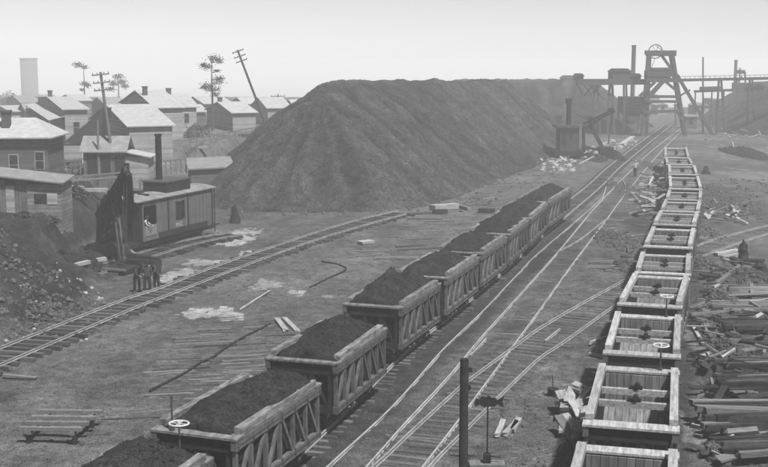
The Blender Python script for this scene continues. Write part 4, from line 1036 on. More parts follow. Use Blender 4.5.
tpole(703, 133, 0, 703, 57, 'tall bare pole between the headframe and the trestle posts', (), 1, .17, 'frame')
tpole(624, 0, 0, 0, 0, '', ()) if False else None
tpole(675.5, 126, 0, 675, 103, 'small pole beside the tracks under the headframe', (.9,), 1.0, .15, 'frame')
# tank
c = P(32.5, 106, 3); 
D = 640; c = Vector(((32.5-CX)/F*D, D, -14)); zt = Q(32, 59, D).z
root = empty('standpipe', c, 0, 'faint tall cylindrical standpipe on the skyline at the far left', 'water tower')
mb = MB(); mb.cyl((0, 0, -20), (0, 0, zt-c.z), 4.6, 4.6, 32); mb.build('tank', 'steel_tank', root, True)
mb = MB(); mb.cyl((0, 0, zt-c.z), (0, 0, zt-c.z+.5), 4.9, 4.9, 32); mb.build('rim', 'steel_tank', root)

# ------------------------------------------------------------------ headframe
def headframe():
    D = 212; z = lambda px, py, dd=0: Q(px, py, D+dd)
    root = empty('headframe', (Q(663, 130, D).x, D, 0), 0, 'tall timber mine headframe with a sheave wheel straddling the tracks', 'headframe'); o = root.location
    def bm(name, l, w_=.5, m='frame'):
        mb = MB()
        for (a, b) in l: mb.beam(a-o, b-o, w_, w_, (0, 1, 0))
        return mb.build(name, m, root)
    g = lambda px, D_=D: Vector(((px-CX)/F*D_, D_, -.2))
    dd = 7.0
    # four legs: front pair and rear pair
    for (k, dz) in ((0, 0), (1, dd)):
        lb = g(641.5 if k == 0 else 646, D+dz); lt_ = z(648.5 if k == 0 else 650, 54, dz*.4+1)
        bm('leg', [(lb, lt_)], .62 if k == 0 else .5)
        rb = g(685 if k == 0 else 683, D+dz); rt_ = z(672.3 if k == 0 else 670, 54, dz*.4+1); bm('leg', [(rb, rt_)], .62 if k == 0 else .5)
    bm('back_brace', [(g(713, D+3), z(677, 75, 2))], .55); bm('back_brace', [(g(712, D+7), z(671, 55, 3))], .3) if False else None
    bm('diagonal_brace', [(z(672, 70, 1), z(661, 54.5, 1.3))], .45)
    bm('top_beam', [(z(645, 52.5, 1), z(676, 52.5, 1))], .75); bm('top_beam', [(z(646, 54.5, 4), z(676, 54.5, 4))], .6)
    bm('girt', [(z(647, 69, 1), z(673, 69, 1))], .5); bm('girt', [(z(646.5, 74, .5), z(676, 74, .5))], 1.0); bm('girt', [(z(646, 80, .5), z(678, 80, .5))], .8)
    bm('girt', [(z(645, 96.5), z(680, 96.5))], .45); bm('girt', [(z(643.5, 101.5), z(681, 101.5))], .5); bm('girt', [(z(643, 112, 0), z(682.5, 111, 0))], .55); bm('girt', [(z(649, 97, 7), z(679, 97, 7))], .4)
    bm('knee_brace', [(z(645, 101), z(664, 80))], .75); bm('knee_brace', [(z(640, 96), z(655, 82))], .5); bm('knee_brace', [(z(664, 80.5), z(677, 91))], .45)
    bm('knee_brace', [(z(642.5, 124), z(650, 113))], .45); bm('knee_brace', [(z(684, 122), z(677, 112))], .45); bm('knee_brace', [(z(645.5, 108), z(652, 102))], .3); bm('knee_brace', [(z(681, 104), z(676, 98))], .3)
    bm('strut', [(z(680.5, 95.5), z(690, 90))], .3)
    mb = MB(); c_ = z(655.5, 51.5, 2)-o; mb.ring(c_, (0, 1, .1), 1.25, .09, 28, 6)
    for a in range(6): mb.cyl(c_, c_+Vector((math.cos(a*1.047)*1.2, 0, math.sin(a*1.047)*1.2)), .04, n=5)
    mb.build('sheave_wheel', 'iron_mid', root)
    mb = MB(); mb.box(*(lambda a, b: (a.x, b.x, a.y+1, a.y+3.5, b.z, a.z))(z(648.5, 70.5)-o, z(672, 78.5)-o)); mb.build('cage_housing', 'wood_dark' if False else 'frame', root)
    mb = MB(); mb.cyl(z(655, 58, 2)-o, z(640, 101, 2)-o, .05, n=5); mb.cyl(z(656, 46, 2)-o, z(672, 57, 2)-o, .05, n=5); mb.build('hoist_rope', 'iron', root)
headframe()

def trestle():
    D = 216; root = empty('ore_trestle', (Q(660, 80, D).x, D, 0), 0, 'long high timber trestle crossing behind the headframe with a thin railing', 'trestle'); o = root.location
    z = lambda px, py, dd=0: Q(px, py, D+dd)-o
    mb = MB(); mb.beam(z(676, 80.2), z(860, 76.5), 1.6, .5, (0, 0, 1)); mb.build('deck', 'frame', root)
    mb = MB(); mb.beam(z(577, 82.5), z(648, 81.8), 2.2, 1.0); mb.build('deck', 'frame', root)
    mb = MB()
    for i in range(34):
        px = 680+i*5.0; mb.beam(z(px, 80-(px-676)*.02, -.7), z(px, 76.6-(px-676)*.02, -.7), .07, .07, (0, 1, 0))
    mb.beam(z(678, 76.6, -.7), z(850, 73.2, -.7), .06, .08); mb.build('railing', 'frame', root)
    def bent(px, top, bot_l, bot_r, dd=0, w_=.32):
        m2 = MB(); g = lambda p: Vector(((p-CX)/F*(D+dd), D+dd, -.1))-o
        m2.beam(z(px-1.2, top, dd), g(bot_l), w_, w_, (0, 1, 0)); m2.beam(z(px+1.2, top, dd), g(bot_r), w_, w_, (0, 1, 0)); a = z(px-3, top+26, dd); b = z(px+3.5, top+26, dd); m2.beam(a, b, .2, .2)
        m2.build('bent', 'frame', root)
    bent(720, 80, 715.5, 724.5, -.4); bent(751, 79, 746, 754, 4); bent(794, 78, 789, 799, 0); bent(836, 77, 831, 841, 0)
    bent(596, 84, 592, 600); bent(611, 84, 607, 614, 0, .4); bent(625, 84, 624, 627)
    mb = MB()
    for a, b in (((583, 84), (592, 96)), ((594, 84), (584, 96)), ((588, 84), (600, 95)), ((602, 84), (590, 95)), ((578, 85), (582, 94))): mb.beam(z(*a), z(*b), .22, .22, (0, 1, 0))
    mb.build('cross_bracing', 'frame', root)
    mb = MB(); mb.box(*(lambda a, b: (a.x, b.x, -.8, 1.4, b.z, a.z))(z(578, 79), z(612, 81.3))); mb.build('parapet', 'frame', root)
trestle()
def tr_house(px0, px1, py0, py1, label, D=216.5, dp=4, m='frame', name='skip_house', cat='shed', roofy=3):
    a = Q(px0, py1, D); b = Q(px1, py0, D); root = empty(name, a, 0, label, cat); w_ = b.x-a.x; h = b.z-a.z
    mb = MB(); mb.box(0, w_, 0, dp, 0, h-roofy*.2); mb.build('wall', m, root)
    mb = MB(); mb.prism([(-.25, -.2, h-roofy*.2), (w_+.25, -.2, h-roofy*.2), (w_*.82, -.2, h), (w_*.18, -.2, h)], (0, dp+.4, 0)); mb.build('roof', 'roof_dark', root)
    return root
tr_house(612, 631, 68.5, 80.6, 'boxy hoist cabin standing on the trestle left of the headframe')
tr_house(631.5, 641, 73.5, 80.6, 'small hut on the trestle beside the hoist cabin')
tr_house(577, 583.5, 73.5, 79, 'tiny hut at the left end of the trestle')
tr_house(563, 577, 75.5, 84.5, 'low dark scrub-like shack on top of the far stockpile', D=240)
# ore bins under the trestle
def ore_bin():
    D = 222; a = Q(623, 97, D); b = Q(645, 120, D); root = empty('ore_bin', (a.x, D, 0), 0, 'dark plank ore bin hanging under the trestle left of the headframe', 'ore bin'); o = root.location
    w_ = b.x-a.x; mb = MB(); mb.box(0, w_, 0, 5, b.z+1.5, a.z); mb.build('bin_wall', 'frame', root)
    mb = MB()
    for k in range(5): zz = b.z+1.7+k*(a.z-b.z-1.9)/4; mb.box(-.1, w_+.1, -.18, -.004, zz, zz+.22)
    mb.build('waler', 'wood_dark', root)
    mb = MB(); mb.prism([(w_*.1, .3, b.z+1.49), (w_*.9, .3, b.z+1.49), (w_*.6, .3, b.z-.8), (w_*.35, .3, b.z-.8)], (0, 4, 0)); mb.build('chute', 'frame', root)
    for x in (.2, w_-.2): 
        for y in (.2, 4.8): mb = MB(); mb.beam((x, y, -.2), (x, y, b.z+1.5), .35, .35, (0, 1, 0)); mb.build('leg', 'frame', root)
ore_bin()
def chimney_stack(px, top, base, w_, D, label):
    t = Q(px, top, D); root = empty('smokestack', (t.x, D, 0), 0, label, 'smokestack'); r = w_/2*D/F
    mb = MB(); mb.cyl((0, 0, -.5), (0, 0, t.z), r*1.08, r, 16); mb.build('stack', 'frame', root, False)
    mb = MB(); mb.cyl((0, 0, t.z), (0, 0, t.z+.3), r*1.15, r*1.15, 16); mb.build('cap', 'frame', root)
chimney_stack(634, 46.5, 120, 4.2, 250, 'tall dark smokestack left of the headframe')
chimney_stack(736, 61, 100, 3, 330, 'thin hazy smokestack near the right edge')
chimney_stack(740, 69, 100, 1.5, 331, 'fainter thin pipe right of the hazy smokestack')
def far_building(px0, px1, top, D, label, h0=-2, roof='roof_mid', wall='wall_mid', dp=8, flat=False):
    a = Q(px0, top, D); b = Q(px1, top, D); root = empty('mine_building', (a.x, D, 0), 0, label, 'building'); w_ = b.x-a.x; h = a.z
    mb = MB(); mb.box(0, w_, 0, dp, h0, h-(0 if flat else w_*.22)); mb.build('wall', wall, root)
    mb = MB()
    if flat: mb.box(-.3, w_+.3, -.3, dp+.3, h+.002, h+.3)
    else: mb.prism([(-.3, -.3, h-w_*.22+.005), (w_+.3, -.3, h-w_*.22+.005), (w_/2, -.3, h)], (0, dp+.6, 0))
    mb.build('roof', roof, root)
    nwin = max(1, int(w_/3))
    for k in range(nwin): x = (k+.5)*w_/nwin; mb = MB(); mb.box(x-.4, x+.4, -.06, -.004, h*.35, h*.35+1.2); mb.build('window', 'glass', root)
far_building(658, 668, 103, 300, 'hazy building seen through the headframe legs')
far_building(645, 660, 93, 330, 'pale large building behind the headframe legs', wall='wall_light')
far_building(685.5, 697, 117, 236, 'dark squat shed at the right foot of the headframe', wall='wall_dark', flat=True, dp=4)
far_building(697, 709, 103, 280, 'small hazy gabled building between the headframe and the trestle posts')
far_building(672, 679, 108, 340, 'tiny hazy building at the end of the tracks')
def gantry():
    D = 245; root = empty('pipe_gantry', (Q(700, 90, D).x, D, 0), 0, 'thin hazy gantry frame behind the trestle posts', 'gantry'); o = root.location
    z = lambda px, py: Q(px, py, D)-o
    for px in (695.5, 712, 724): mb = MB(); mb.beam(Vector((z(px, 90).x, 0, -.1)), z(px, 91), .25, .25, (0, 1, 0)); mb.build('post', 'frame', root)
    mb = MB(); mb.beam(z(694, 91.5), z(733, 90), .4, .5); mb.beam(z(700, 88.5), z(720, 88), .8, .7); mb.beam(z(725, 91), z(768, 92), .2, .2); mb.build('beam', 'frame', root)
    mb = MB(); mb.beam(z(737, 78), z(737, 98), .3, .3, (0, 1, 0)); mb.beam(z(737, 72), z(745, 72), .4, .8); mb.beam(z(745, 72), z(746, 98), .3, .3, (0, 1, 0)); mb.beam(z(732, 86), z(751, 86), .4, 1.4); mb.beam(z(733, 88), z(742, 76), .2, .2, (0, 1, 0)); mb.build('tower_frame', 'frame', root)
gantry()
far_building(744, 757, 95, 345, 'pale hazy building at the far right beyond the trestle', wall='wall_light')
far_building(712, 718, 100, 300, 'tiny hazy shed behind the trestle posts', flat=True)
tr_house(752, 764, 84.5, 92, 'small hazy shack on the right hand ore dump', D=228)
scatter('poles on the right dump', 'pale board or pole on the slope of the right hand ore dump', 22, 712, 768, 118, 138, (1, 4), ['wood_mid', 'wood_pale'], zmax=.6)
board_px((621.5, 145.5), (632.5, 138), .8, .3, 'wood_pale', 'bright plank leaning in the rubble beside the left headframe leg', cat='plank')

# ------------------------------------------------------------------ steam shovels
def near_shovel():
    f = P(142, 256); r_ = P(213, 236.5); d = (r_-f); L = d.length; d.normalize()
    root = empty('steam_shovel', f, math.atan2(-d.x, d.y), 'near steam shovel with long boarded cab and black boom at the left bank', 'steam shovel')
    # local: y along cab (0 front .. L rear), x<0 away to the left; visible side is x=0
    W = 2.9; z0 = .95; zt = 3.78
    mb = MB(); mb.box(-W+.1, -.1, -1.4, L+.5, .62, .94); mb.build('underframe', 'iron', root)
    # side wall with two window openings
    def side(x, sgn):
        mb = MB(); ys = [0, .35, 2.0, 4.35, 5.55, L]
        t = .06; xa, xb = (x-t, x)
        wz0, wz1 = 2.05, 3.35
        mb.box(xa, xb, 0, .35, z0, zt); mb.box(xa, xb, .35, 2.0, z0, wz0-.02); mb.box(xa, xb, .35, 2.0, wz1+.1, zt); mb.box(xa, xb, 2.0, 4.6, z0, zt)
        mb.box(xa, xb, 4.6, 5.7, z0, 2.1); mb.box(xa, xb, 4.6, 5.7, 3.3, zt); mb.box(xa, xb, 5.7, L, z0, zt)
        return mb.build('side_wall', 'cab', root)
    s1 = side(0, 1); side(-W+.06, -1)
    mb = MB(); mb.box(-W+.08, -.08, L-.06, L, z0, zt); mb.build('rear_wall', 'cab', root)
    mb = MB(); mb.box(-W+.08, -W+.9, 0, .06, z0, zt); mb.box(-.75, -.08, 0, .06, z0, zt); mb.build('front_wall', 'wood_dark', root)
    mb = MB(); mb.box(-W+.1, -.1, 3, 3.1, z0, zt-.1); mb.box(-W+.5, -.5, 3.2, L-.6, z0, 2.9); mb.build('boiler_housing', 'iron', root)
    mb = MB(); mb.box(-.0, .035, .5, 1.9, z0+.35, 2.02); mb.build('lower_panel', 'panel', root)
    mb = MB(); mb.box(0, .03, 2.15, 3.35, z0+.6, zt-.35); mb.build('door', 'panel', root) if False else None
    for y in (.04, 3.5, 6.2, L-.08): mb = MB(); mb.box(.003, .07, y-.06, y+.06, z0, zt-.03); mb.build('corner_post', 'wood_dark', root)
    mb = MB(); mb.box(.002, .05, 2.2, L-.8, z0+.02, z0+.42)
    mb.build('skirt_board', 'wood_dark', root)
    mb = MB()
    for y in (4.6, 5.7): mb.box(.004, .05, y-.05, y+.05, 2.05, 3.35)
    mb.box(.004, .05, 4.55, 5.75, 2.03, 2.12); mb.box(.004, .04, 5.05, 5.13, 2.12, 3.3); w1 = mb.build('window', 'wood_dark', root)
    mb = MB(); mb.box(-.12, -.1, 4.6, 5.7, 2.1, 3.3); mb.build('pane', 'glass', w1)
    # roof, gently cambered
    mb = MB(); n = 8; pts = []
    for k in range(n+1): u = k/n; pts.append((-W-.15+u*(W+.3), -.7, zt+.02+.22*math.sin(math.pi*u)))
    pts2 = [(x, y, z+.07) for x, y, z in reversed(pts)]
    mb.prism(pts+pts2, (0, L+1.1, 0)); mb.build('roof', 'cab_roof', root)
    mb = MB(); mb.box(-W+.5, -.45, 4.0, 7.4, zt+.15, zt+.95); bx = mb.build('roof_bunker', 'iron', root)
    mb = MB(); mb.box(-W+.44, -.39, 3.94, 7.46, zt+.95, zt+1.06); mb.build('rim', 'iron_mid', bx)
    mb = MB(); mb.cyl((-W/2-.3, 5.2, zt+.2), (-W/2-.3, 5.2, zt+4.3), .24, .22, 16); mb.cyl((-W/2-.3, 5.2, zt+4.3), (-W/2-.3, 5.2, zt+4.45), .28, .28, 16); mb.build('smokestack', 'iron', root, False)
    for i in range(7): pass
    mb = MB()
    for (x, y, a, b, h) in ((-2.2, 1.0, .9, .5, .12), (-1.0, 1.9, .8, .3, .1), (-2.0, 2.8, .6, .6, .18)): mb.box(x-a/2, x+a/2, y-b/2, y+b/2, zt+.24, zt+.28+h)
    mb.build('roof_hatch', 'wood_dark', root)
    # lettering
    cu = bpy.data.curves.new('lettering', 'FONT'); cu.body = 'M.I.C'; cu.size = .42; cu.extrude = .004; cu.align_x = 'CENTER'
    to = bpy.data.objects.new('lettering', cu); C.objects.link(to)
    dg = bpy.context.evaluated_depsgraph_get(); me = bpy.data.meshes.new_from_object(to.evaluated_get(dg)); bpy.data.objects.remove(to)
    me.materials.clear(); me.materials.append(M['white']); to = bpy.data.objects.new('lettering', me); C.objects.link(to); to.parent = root
    to.location = (.012, 5.0, z0+.52); to.rotation_euler = (math.pi/2, 0, math.pi/2)
    # trucks
    for yc in (1.6, L-1.8):
        mb = MB(); mb.box(-W+.35, -.35, yc-.3, yc+.3, .4, .62)
        for x in (-.55, -W+.55): mb.beam((x, yc-1.1, .5), (x, yc+1.1, .5), .1, .2)
        tr = mb.build('truck', 'iron', root)
        for k in (-.75, .75):
            mb = MB(); mb.cyl((-W+.5, yc+k, .42), (-.5, yc+k, .42), .06, n=8)
            for x in (-.68, -W+.62): mb.cyl((x-.06, yc+k, .42), (x+.06, yc+k, .42), .38, n=20)
            mb.build('wheelset', 'iron_mid', tr)
    mb = MB(); mb.box(-.9, -.1, L+.5, L+1.3, .8, .88); mb.beam((-.15, L+.6, .3), (-.15, L+.6, zt+.1), .06, .06, (0, 1, 0)); mb.build('rear_step', 'iron', root)
    # boom and front works, placed in world then made local
    inv = Matrix.Translation(-Vector(root.location)); inv = Matrix.Rotation(-root.rotation_euler.z, 4, 'Z') @ inv
    def T(px, py, D): return inv @ Q(px, py, D)
    def beams(name, l, w_, m='iron', par=None):
        mb = MB()
        for a, b in l: mb.beam(a, b, w_, w_)
        return mb.build(name, m, par or root)
    foot = T(116, 256, 79.5); foot2 = T(106, 252, 80.5)
    tipA = T(128, 170, 74.5); tipB = T(121, 172, 75.5)
    elbA = T(108, 203, 77.0)
    # boom: arched pair of heavy beams
    bo = beams('boom', [(T(98, 216, 79), T(111, 195, 77.2)), (T(111, 195, 77.2), T(127, 169, 74.5)), (T(102, 220, 80), T(116, 199, 78)), (T(116, 199, 78), T(129, 175, 75.2)), (T(129, 175, 75.2), T(131, 198, 76)), (T(122, 183, 76), T(129, 202, 76.2)), (T(131, 198, 76), T(130, 222, 77))], .36)
    rb = random.Random(3)
    mb = MB()
    for k in range(11):
        t = rb.random(); a = T(100, 214, 79).lerp(T(127, 171, 74.5), t); b = T(101, 252, 79.5).lerp(T(131, 208, 76), t); q = a.lerp(b, rb.uniform(.25, .8)); mb.beam(a, q+Vector((rb.uniform(-.3, .3), 0, 0)), rb.uniform(.07, .2), rb.uniform(.07, .2))
    for k in range(7):
        t = rb.random(); a = T(99, 212, 79).lerp(T(127, 169, 74.5), t); mb.box(a.x-.12, a.x+rb.uniform(.1, .35), a.y-.15, a.y+.15, a.z+.05, a.z+rb.uniform(.25, .45))
    for k in range(5): a = T(99, 214, 79).lerp(T(126, 170, 74.5), k/4); b = T(103, 219, 80).lerp(T(130, 176, 75.2), k/4); mb.beam(a, b, .14, .14)
    mb.build('boom_lacing', 'iron', bo)
    mb = MB(); mb.ring(T(126.5, 171, 74.3), (1, .2, 0), .3, .07, 20, 6); mb.cyl(T(125.6, 171, 74.3), T(127.4, 171, 74.3), .2, n=14); mb.build('point_sheave', 'iron_mid', bo)
    beams('a_frame', [(T(98, 256, 80), T(99, 205, 80.5)), (T(104, 256, 79), T(101, 205, 80)), (T(126, 254, 79), T(122, 205, 79.5)), (T(131, 252, 80.3), T(128, 202, 80.5)), (T(98, 208, 80.2), T(130, 204, 80.5)), (T(98, 232, 80.2), T(130, 228, 80.2)), (T(99, 230, 80.2), T(112, 206, 80.4)), (T(127, 228, 80.2), T(114, 206, 80.4))], .24)
    mb = MB()
    for k in range(13):
        px = rb.uniform(98, 131); p0 = rb.uniform(208, 235); mb.beam(T(px, p0, rb.uniform(79.2, 80.6)), T(px+rb.uniform(-3, 3), p0+rb.uniform(10, 30), rb.uniform(79.2, 80.6)), rb.uniform(.06, .18), rb.uniform(.06, .16), (0, 1, 0))
    for (px, py, rr) in ((104, 240, .45), (122, 236, .5), (117, 222, .35), (109, 226, .3)):
        c = T(px, py, 79.4); mb.cyl(c, c+Vector((.25, .1, 0)), rr, n=18); mb.ring(c+Vector((-.05, 0, 0)), (1, .3, 0), rr, .06, 20, 5)
    mb.box(-3.0, -.5, -2.2, -.2, .5, 1.0); mb.build('engine_gear', 'iron', root)
    c = T(121, 206, 76.2)
    for dx in (-.5, .15): mb = MB(); mb.cyl(c+Vector((dx, 0, 0)), c+Vector((dx+.12, 0, 0)), .24, n=14); mb.build('shipper_sheave', 'iron_mid', root)
    beams('dipper_stick', [(T(114, 208, 76.5), T(120, 262, 73.5)), (T(118, 208, 76.5), T(124, 262, 73.5))], .13, 'iron_mid')
    beams('hoist_cable', [(T(127, 172, 74.5), T(126, 262, 73)), (T(124, 172, 74.5), T(122, 262, 73))], .05)
    mb = MB(); c = T(114, 246, 77.0)
    for dx in (-.5, .1, .6): mb.cyl(c+Vector((dx, -.3, -.2)), c+Vector((dx+.1, .4, -.2)), .36, n=16)
    mb.cyl(T(125, 253, 76.5), T(127, 253, 77.1), .3, n=14); mb.build('winch_drum', 'iron', root)
    # dipper bucket
    a = T(120, 268, 73.2); mb = MB(); w_ = .95
    top_ = [a+Vector((-w_, -.8, 0)), a+Vector((w_, -.8, 0)), a+Vector((w_, .8, .1)), a+Vector((-w_, .8, .1))]
    bot_ = [a+Vector((-w_*.7, -.6, -1.5)), a+Vector((w_*.7, -.6, -1.5)), a+Vector((w_*.7, .6, -1.4)), a+Vector((-w_*.7, .6, -1.4))]
    mb.hexa(bot_+top_); bk = mb.build('dipper', 'iron', root)
    mb = MB(); mb.beam(top_[0]+Vector((0, 0, .03)), top_[1]+Vector((0, 0, .03)), .12, .12); mb.beam(top_[0], T(115, 289, 72), .12, .12)
    mb.build('lip', 'wood_mid', bk)
    mb = MB()
    for k in range(5): p = bot_[0].lerp(bot_[1], k/4); mb.beam(p, p+Vector((0, -.3, -.25)), .12, .08)
    mb.build('tooth', 'iron_mid', bk)
    # jack arms spreading to the right with outriggers
    beams('jack_arm', [(T(128, 250, 79), T(141, 259, 76)), (T(141, 259, 76), T(150, 268, 73))], .22, 'wood_mid')
    beams('jack_post', [(T(146, 262, 74), T(147, 289, 73)), (T(157, 262, 73.3), T(158, 290, 72.8))], .5)
    beams('outrigger', [(T(126, 262, 74.5), T(160, 264, 73.4)), (T(128, 256, 75), T(158, 261, 74.6))], .42)
    # side jack at left with piled blocking
    beams('jack_arm', [(T(97, 246, 80), T(82, 249, 79)), (T(82, 249, 79), T(78, 262, 78))], .35)
    return root
ns = near_shovel()
for k, (a, b) in enumerate((((68, 252), (84, 249)), ((70, 258), (82, 256)), ((66, 262), (74, 264)), ((76, 266), (88, 263)), ((97, 262.5), (106, 261)))):
    A = P(a[0], a[1]+4, .6); B = P(b[0], b[1]+4, .6); m_ = (A+B)/2; d = B-A
    plank('blocking_timber', (m_.x, m_.y, .5+.1*k), d.length*1.1, .3, .22, math.atan2(-d.x, d.y), 'wood_pale', 'pale blocking timber piled left of the near steam shovel', 'timber', 'blocking beside the near shovel')
mound('spoil_mound', 82, 268, 20, 10, 1.0, 'iron', 'dark spoil heaped left of the near steam shovel', 150, 22, sr=(.1, .35))

def far_shovel():
    D = 162; o = Vector(((570-CX)/F*D, D, 0)); root = empty('steam_shovel', o, 0, 'distant steam shovel with upright stack and raised boom at the far end of the stockpile', 'steam shovel')
    T = lambda px, py, dd=0: Q(px, py, D+dd)-o
    def bx(name, px0, px1, py0, py1, d0, d1, m, par=None):
        a = T(px0, py1, d0); b = T(px1, py0, d0); mb = MB(); mb.box(a.x, b.x, d0, d1, a.z, b.z); return mb.build(name, m, par or root)
    cab = bx('cab', 560, 578.5, 128, 151, 0, 4, 'iron_mid'); bx('cab_roof', 557, 580, 125.6, 127.9, -.4, 4.4, 'iron_mid'); bx('door', 562, 566.5, 131, 145, -.06, -.005, 'iron', cab); bx('window', 569, 573, 131, 140, -.06, -.005, 'glass', cab)
    bx('corner_panel', 578.7, 582, 126, 149, .1, 3.6, 'wood_mid')
    bx('underframe', 555.5, 583, 151.3, 155.5, -.5, 4.5, 'iron')
    mb = MB()
    for px in (559, 565, 572, 578): c = T(px, 157, -.2); mb.cyl(c+Vector((0, 0, 0)), c+Vector((0, .2, 0)), .42, n=14)
    mb.build('wheel', 'iron', root)
    mb = MB(); mb.cyl(T(568.5, 127, 1.5), T(569, 103, 1.5), .4, .33, 12); mb.cyl(T(569, 103, 1.5), T(569, 98.5, 1.5), .5, .5, 12); mb.build('smokestack', 'iron', root)
    mb = MB()
    for dd in (0, 1.0): mb.beam(T(583, 124, 1+dd), T(612, 110.5, 1+dd), .3, .3, (0, 1, 0)); mb.beam(T(591, 124.5, 1+dd), T(613, 111.5, 1+dd), .26, .26, (0, 1, 0)); mb.beam(T(580, 128, 1+dd), T(591, 127, 1+dd), .35, .35, (0, 1, 0))
    for t in (.3, .5, .7, .9): mb.beam(T(583, 124, 1).lerp(T(612, 110.5, 1), t), T(585, 128, 1).lerp(T(613, 111.5, 1), t), .2, .2, (0, 1, 0))
    bo = mb.build('boom', 'iron', root)
    mb = MB(); c = T(612, 111, 1); mb.cyl(c, c+Vector((0, 1.2, 0)), .4, n=16); mb.build('point_sheave', 'iron', bo)
    mb = MB(); mb.beam(T(590, 124, 1.4), T(602, 147, .5), .5, .5, (0, 1, 0)); mb.cyl(T(592, 121, .6), T(592, 121, 2), .5, n=12); mb.build('dipper_stick', 'iron', root)
    mb = MB(); mb.cyl(T(612, 111, 1.4), T(608, 145, .6), .06, n=5); mb.cyl(T(569, 110, 1.5), T(590, 121, 1.4), .04, n=5); mb.build('hoist_cable', 'iron', root)
    mb = MB(); a = T(600, 155, 0); b = T(610, 147, 0); mb.hexa([(a.x, -1, a.z), (b.x, -1, a.z), (b.x, 1, a.z), (a.x, 1, a.z), (a.x-.3, -1.1, b.z), (b.x+.4, -1.1, b.z), (b.x+.4, 1.1, b.z), (a.x-.3, 1.1, b.z)])
    mb.build('dipper', 'iron', root)
    mb = MB(); mb.beam(T(582, 147, .5), T(600, 150, .5), .35, .35); mb.beam(T(583, 126, 1), T(584, 152, 1), .4, .4, (0, 1, 0)); mb.build('a_frame', 'iron', root)
far_shovel()
mound('ore_mound', 613, 157, 8, 4.5, 1.3, 'load', 'black mound at the digging end of the far steam shovel', 60, 31, cat='mound', kind='x')
mound('ore_mound', 592, 158, 14, 4, .8, 'load', 'low dark mound under the boom of the far steam shovel', 40, 33, cat='mound', kind='x')
for o in list(C.objects):
    if o.name.startswith('ore_mound') and o.get('kind') == 'x': del o['kind']

mb = MB(); c0 = Q(569, 98, 163.5)
pp_ = [(0, 0, .1, .35), (-.3, .2, 1.8, .8), (-.2, .3, 3.6, 1.2), (-.9, .4, 5.2, 1.5)]
sm = []
n_ = 12
for (x, y, z, rr) in pp_:
    for k in range(n_): mb.v.append((c0.x+x+rr*math.cos(6.283*k/n_)*(1+.2*math.sin(k*2.3+z)), c0.y+y+rr*math.sin(6.283*k/n_), c0.z+z))
for j in range(len(pp_)-1):
    for k in range(n_): mb.f.append((j*n_+k, j*n_+(k+1) % n_, (j+1)*n_+(k+1) % n_, (j+1)*n_+k))
mb.f.append(tuple(reversed(range(n_)))); mb.f.append(tuple((len(pp_)-1)*n_+k for k in range(n_)))
so_ = tag(mb.build('smoke', 'white'), 'pale steam plume rising from the stack of the far steam shovel', 'smoke', kind='stuff')
hm2 = bpy.data.materials.new('steam_air'); hm2.use_nodes = True; t2 = hm2.node_tree; t2.nodes.clear()
pv2 = t2.nodes.new('ShaderNodeVolumePrincipled'); mo2 = t2.nodes.new('ShaderNodeOutputMaterial'); t2.links.new(pv2.outputs[0], mo2.inputs['Volume'])
pv2.inputs['Color'].default_value = (.999, .999, .999, 1); pv2.inputs['Density'].default_value = .05
so_.data.materials.clear(); so_.data.materials.append(hm2)

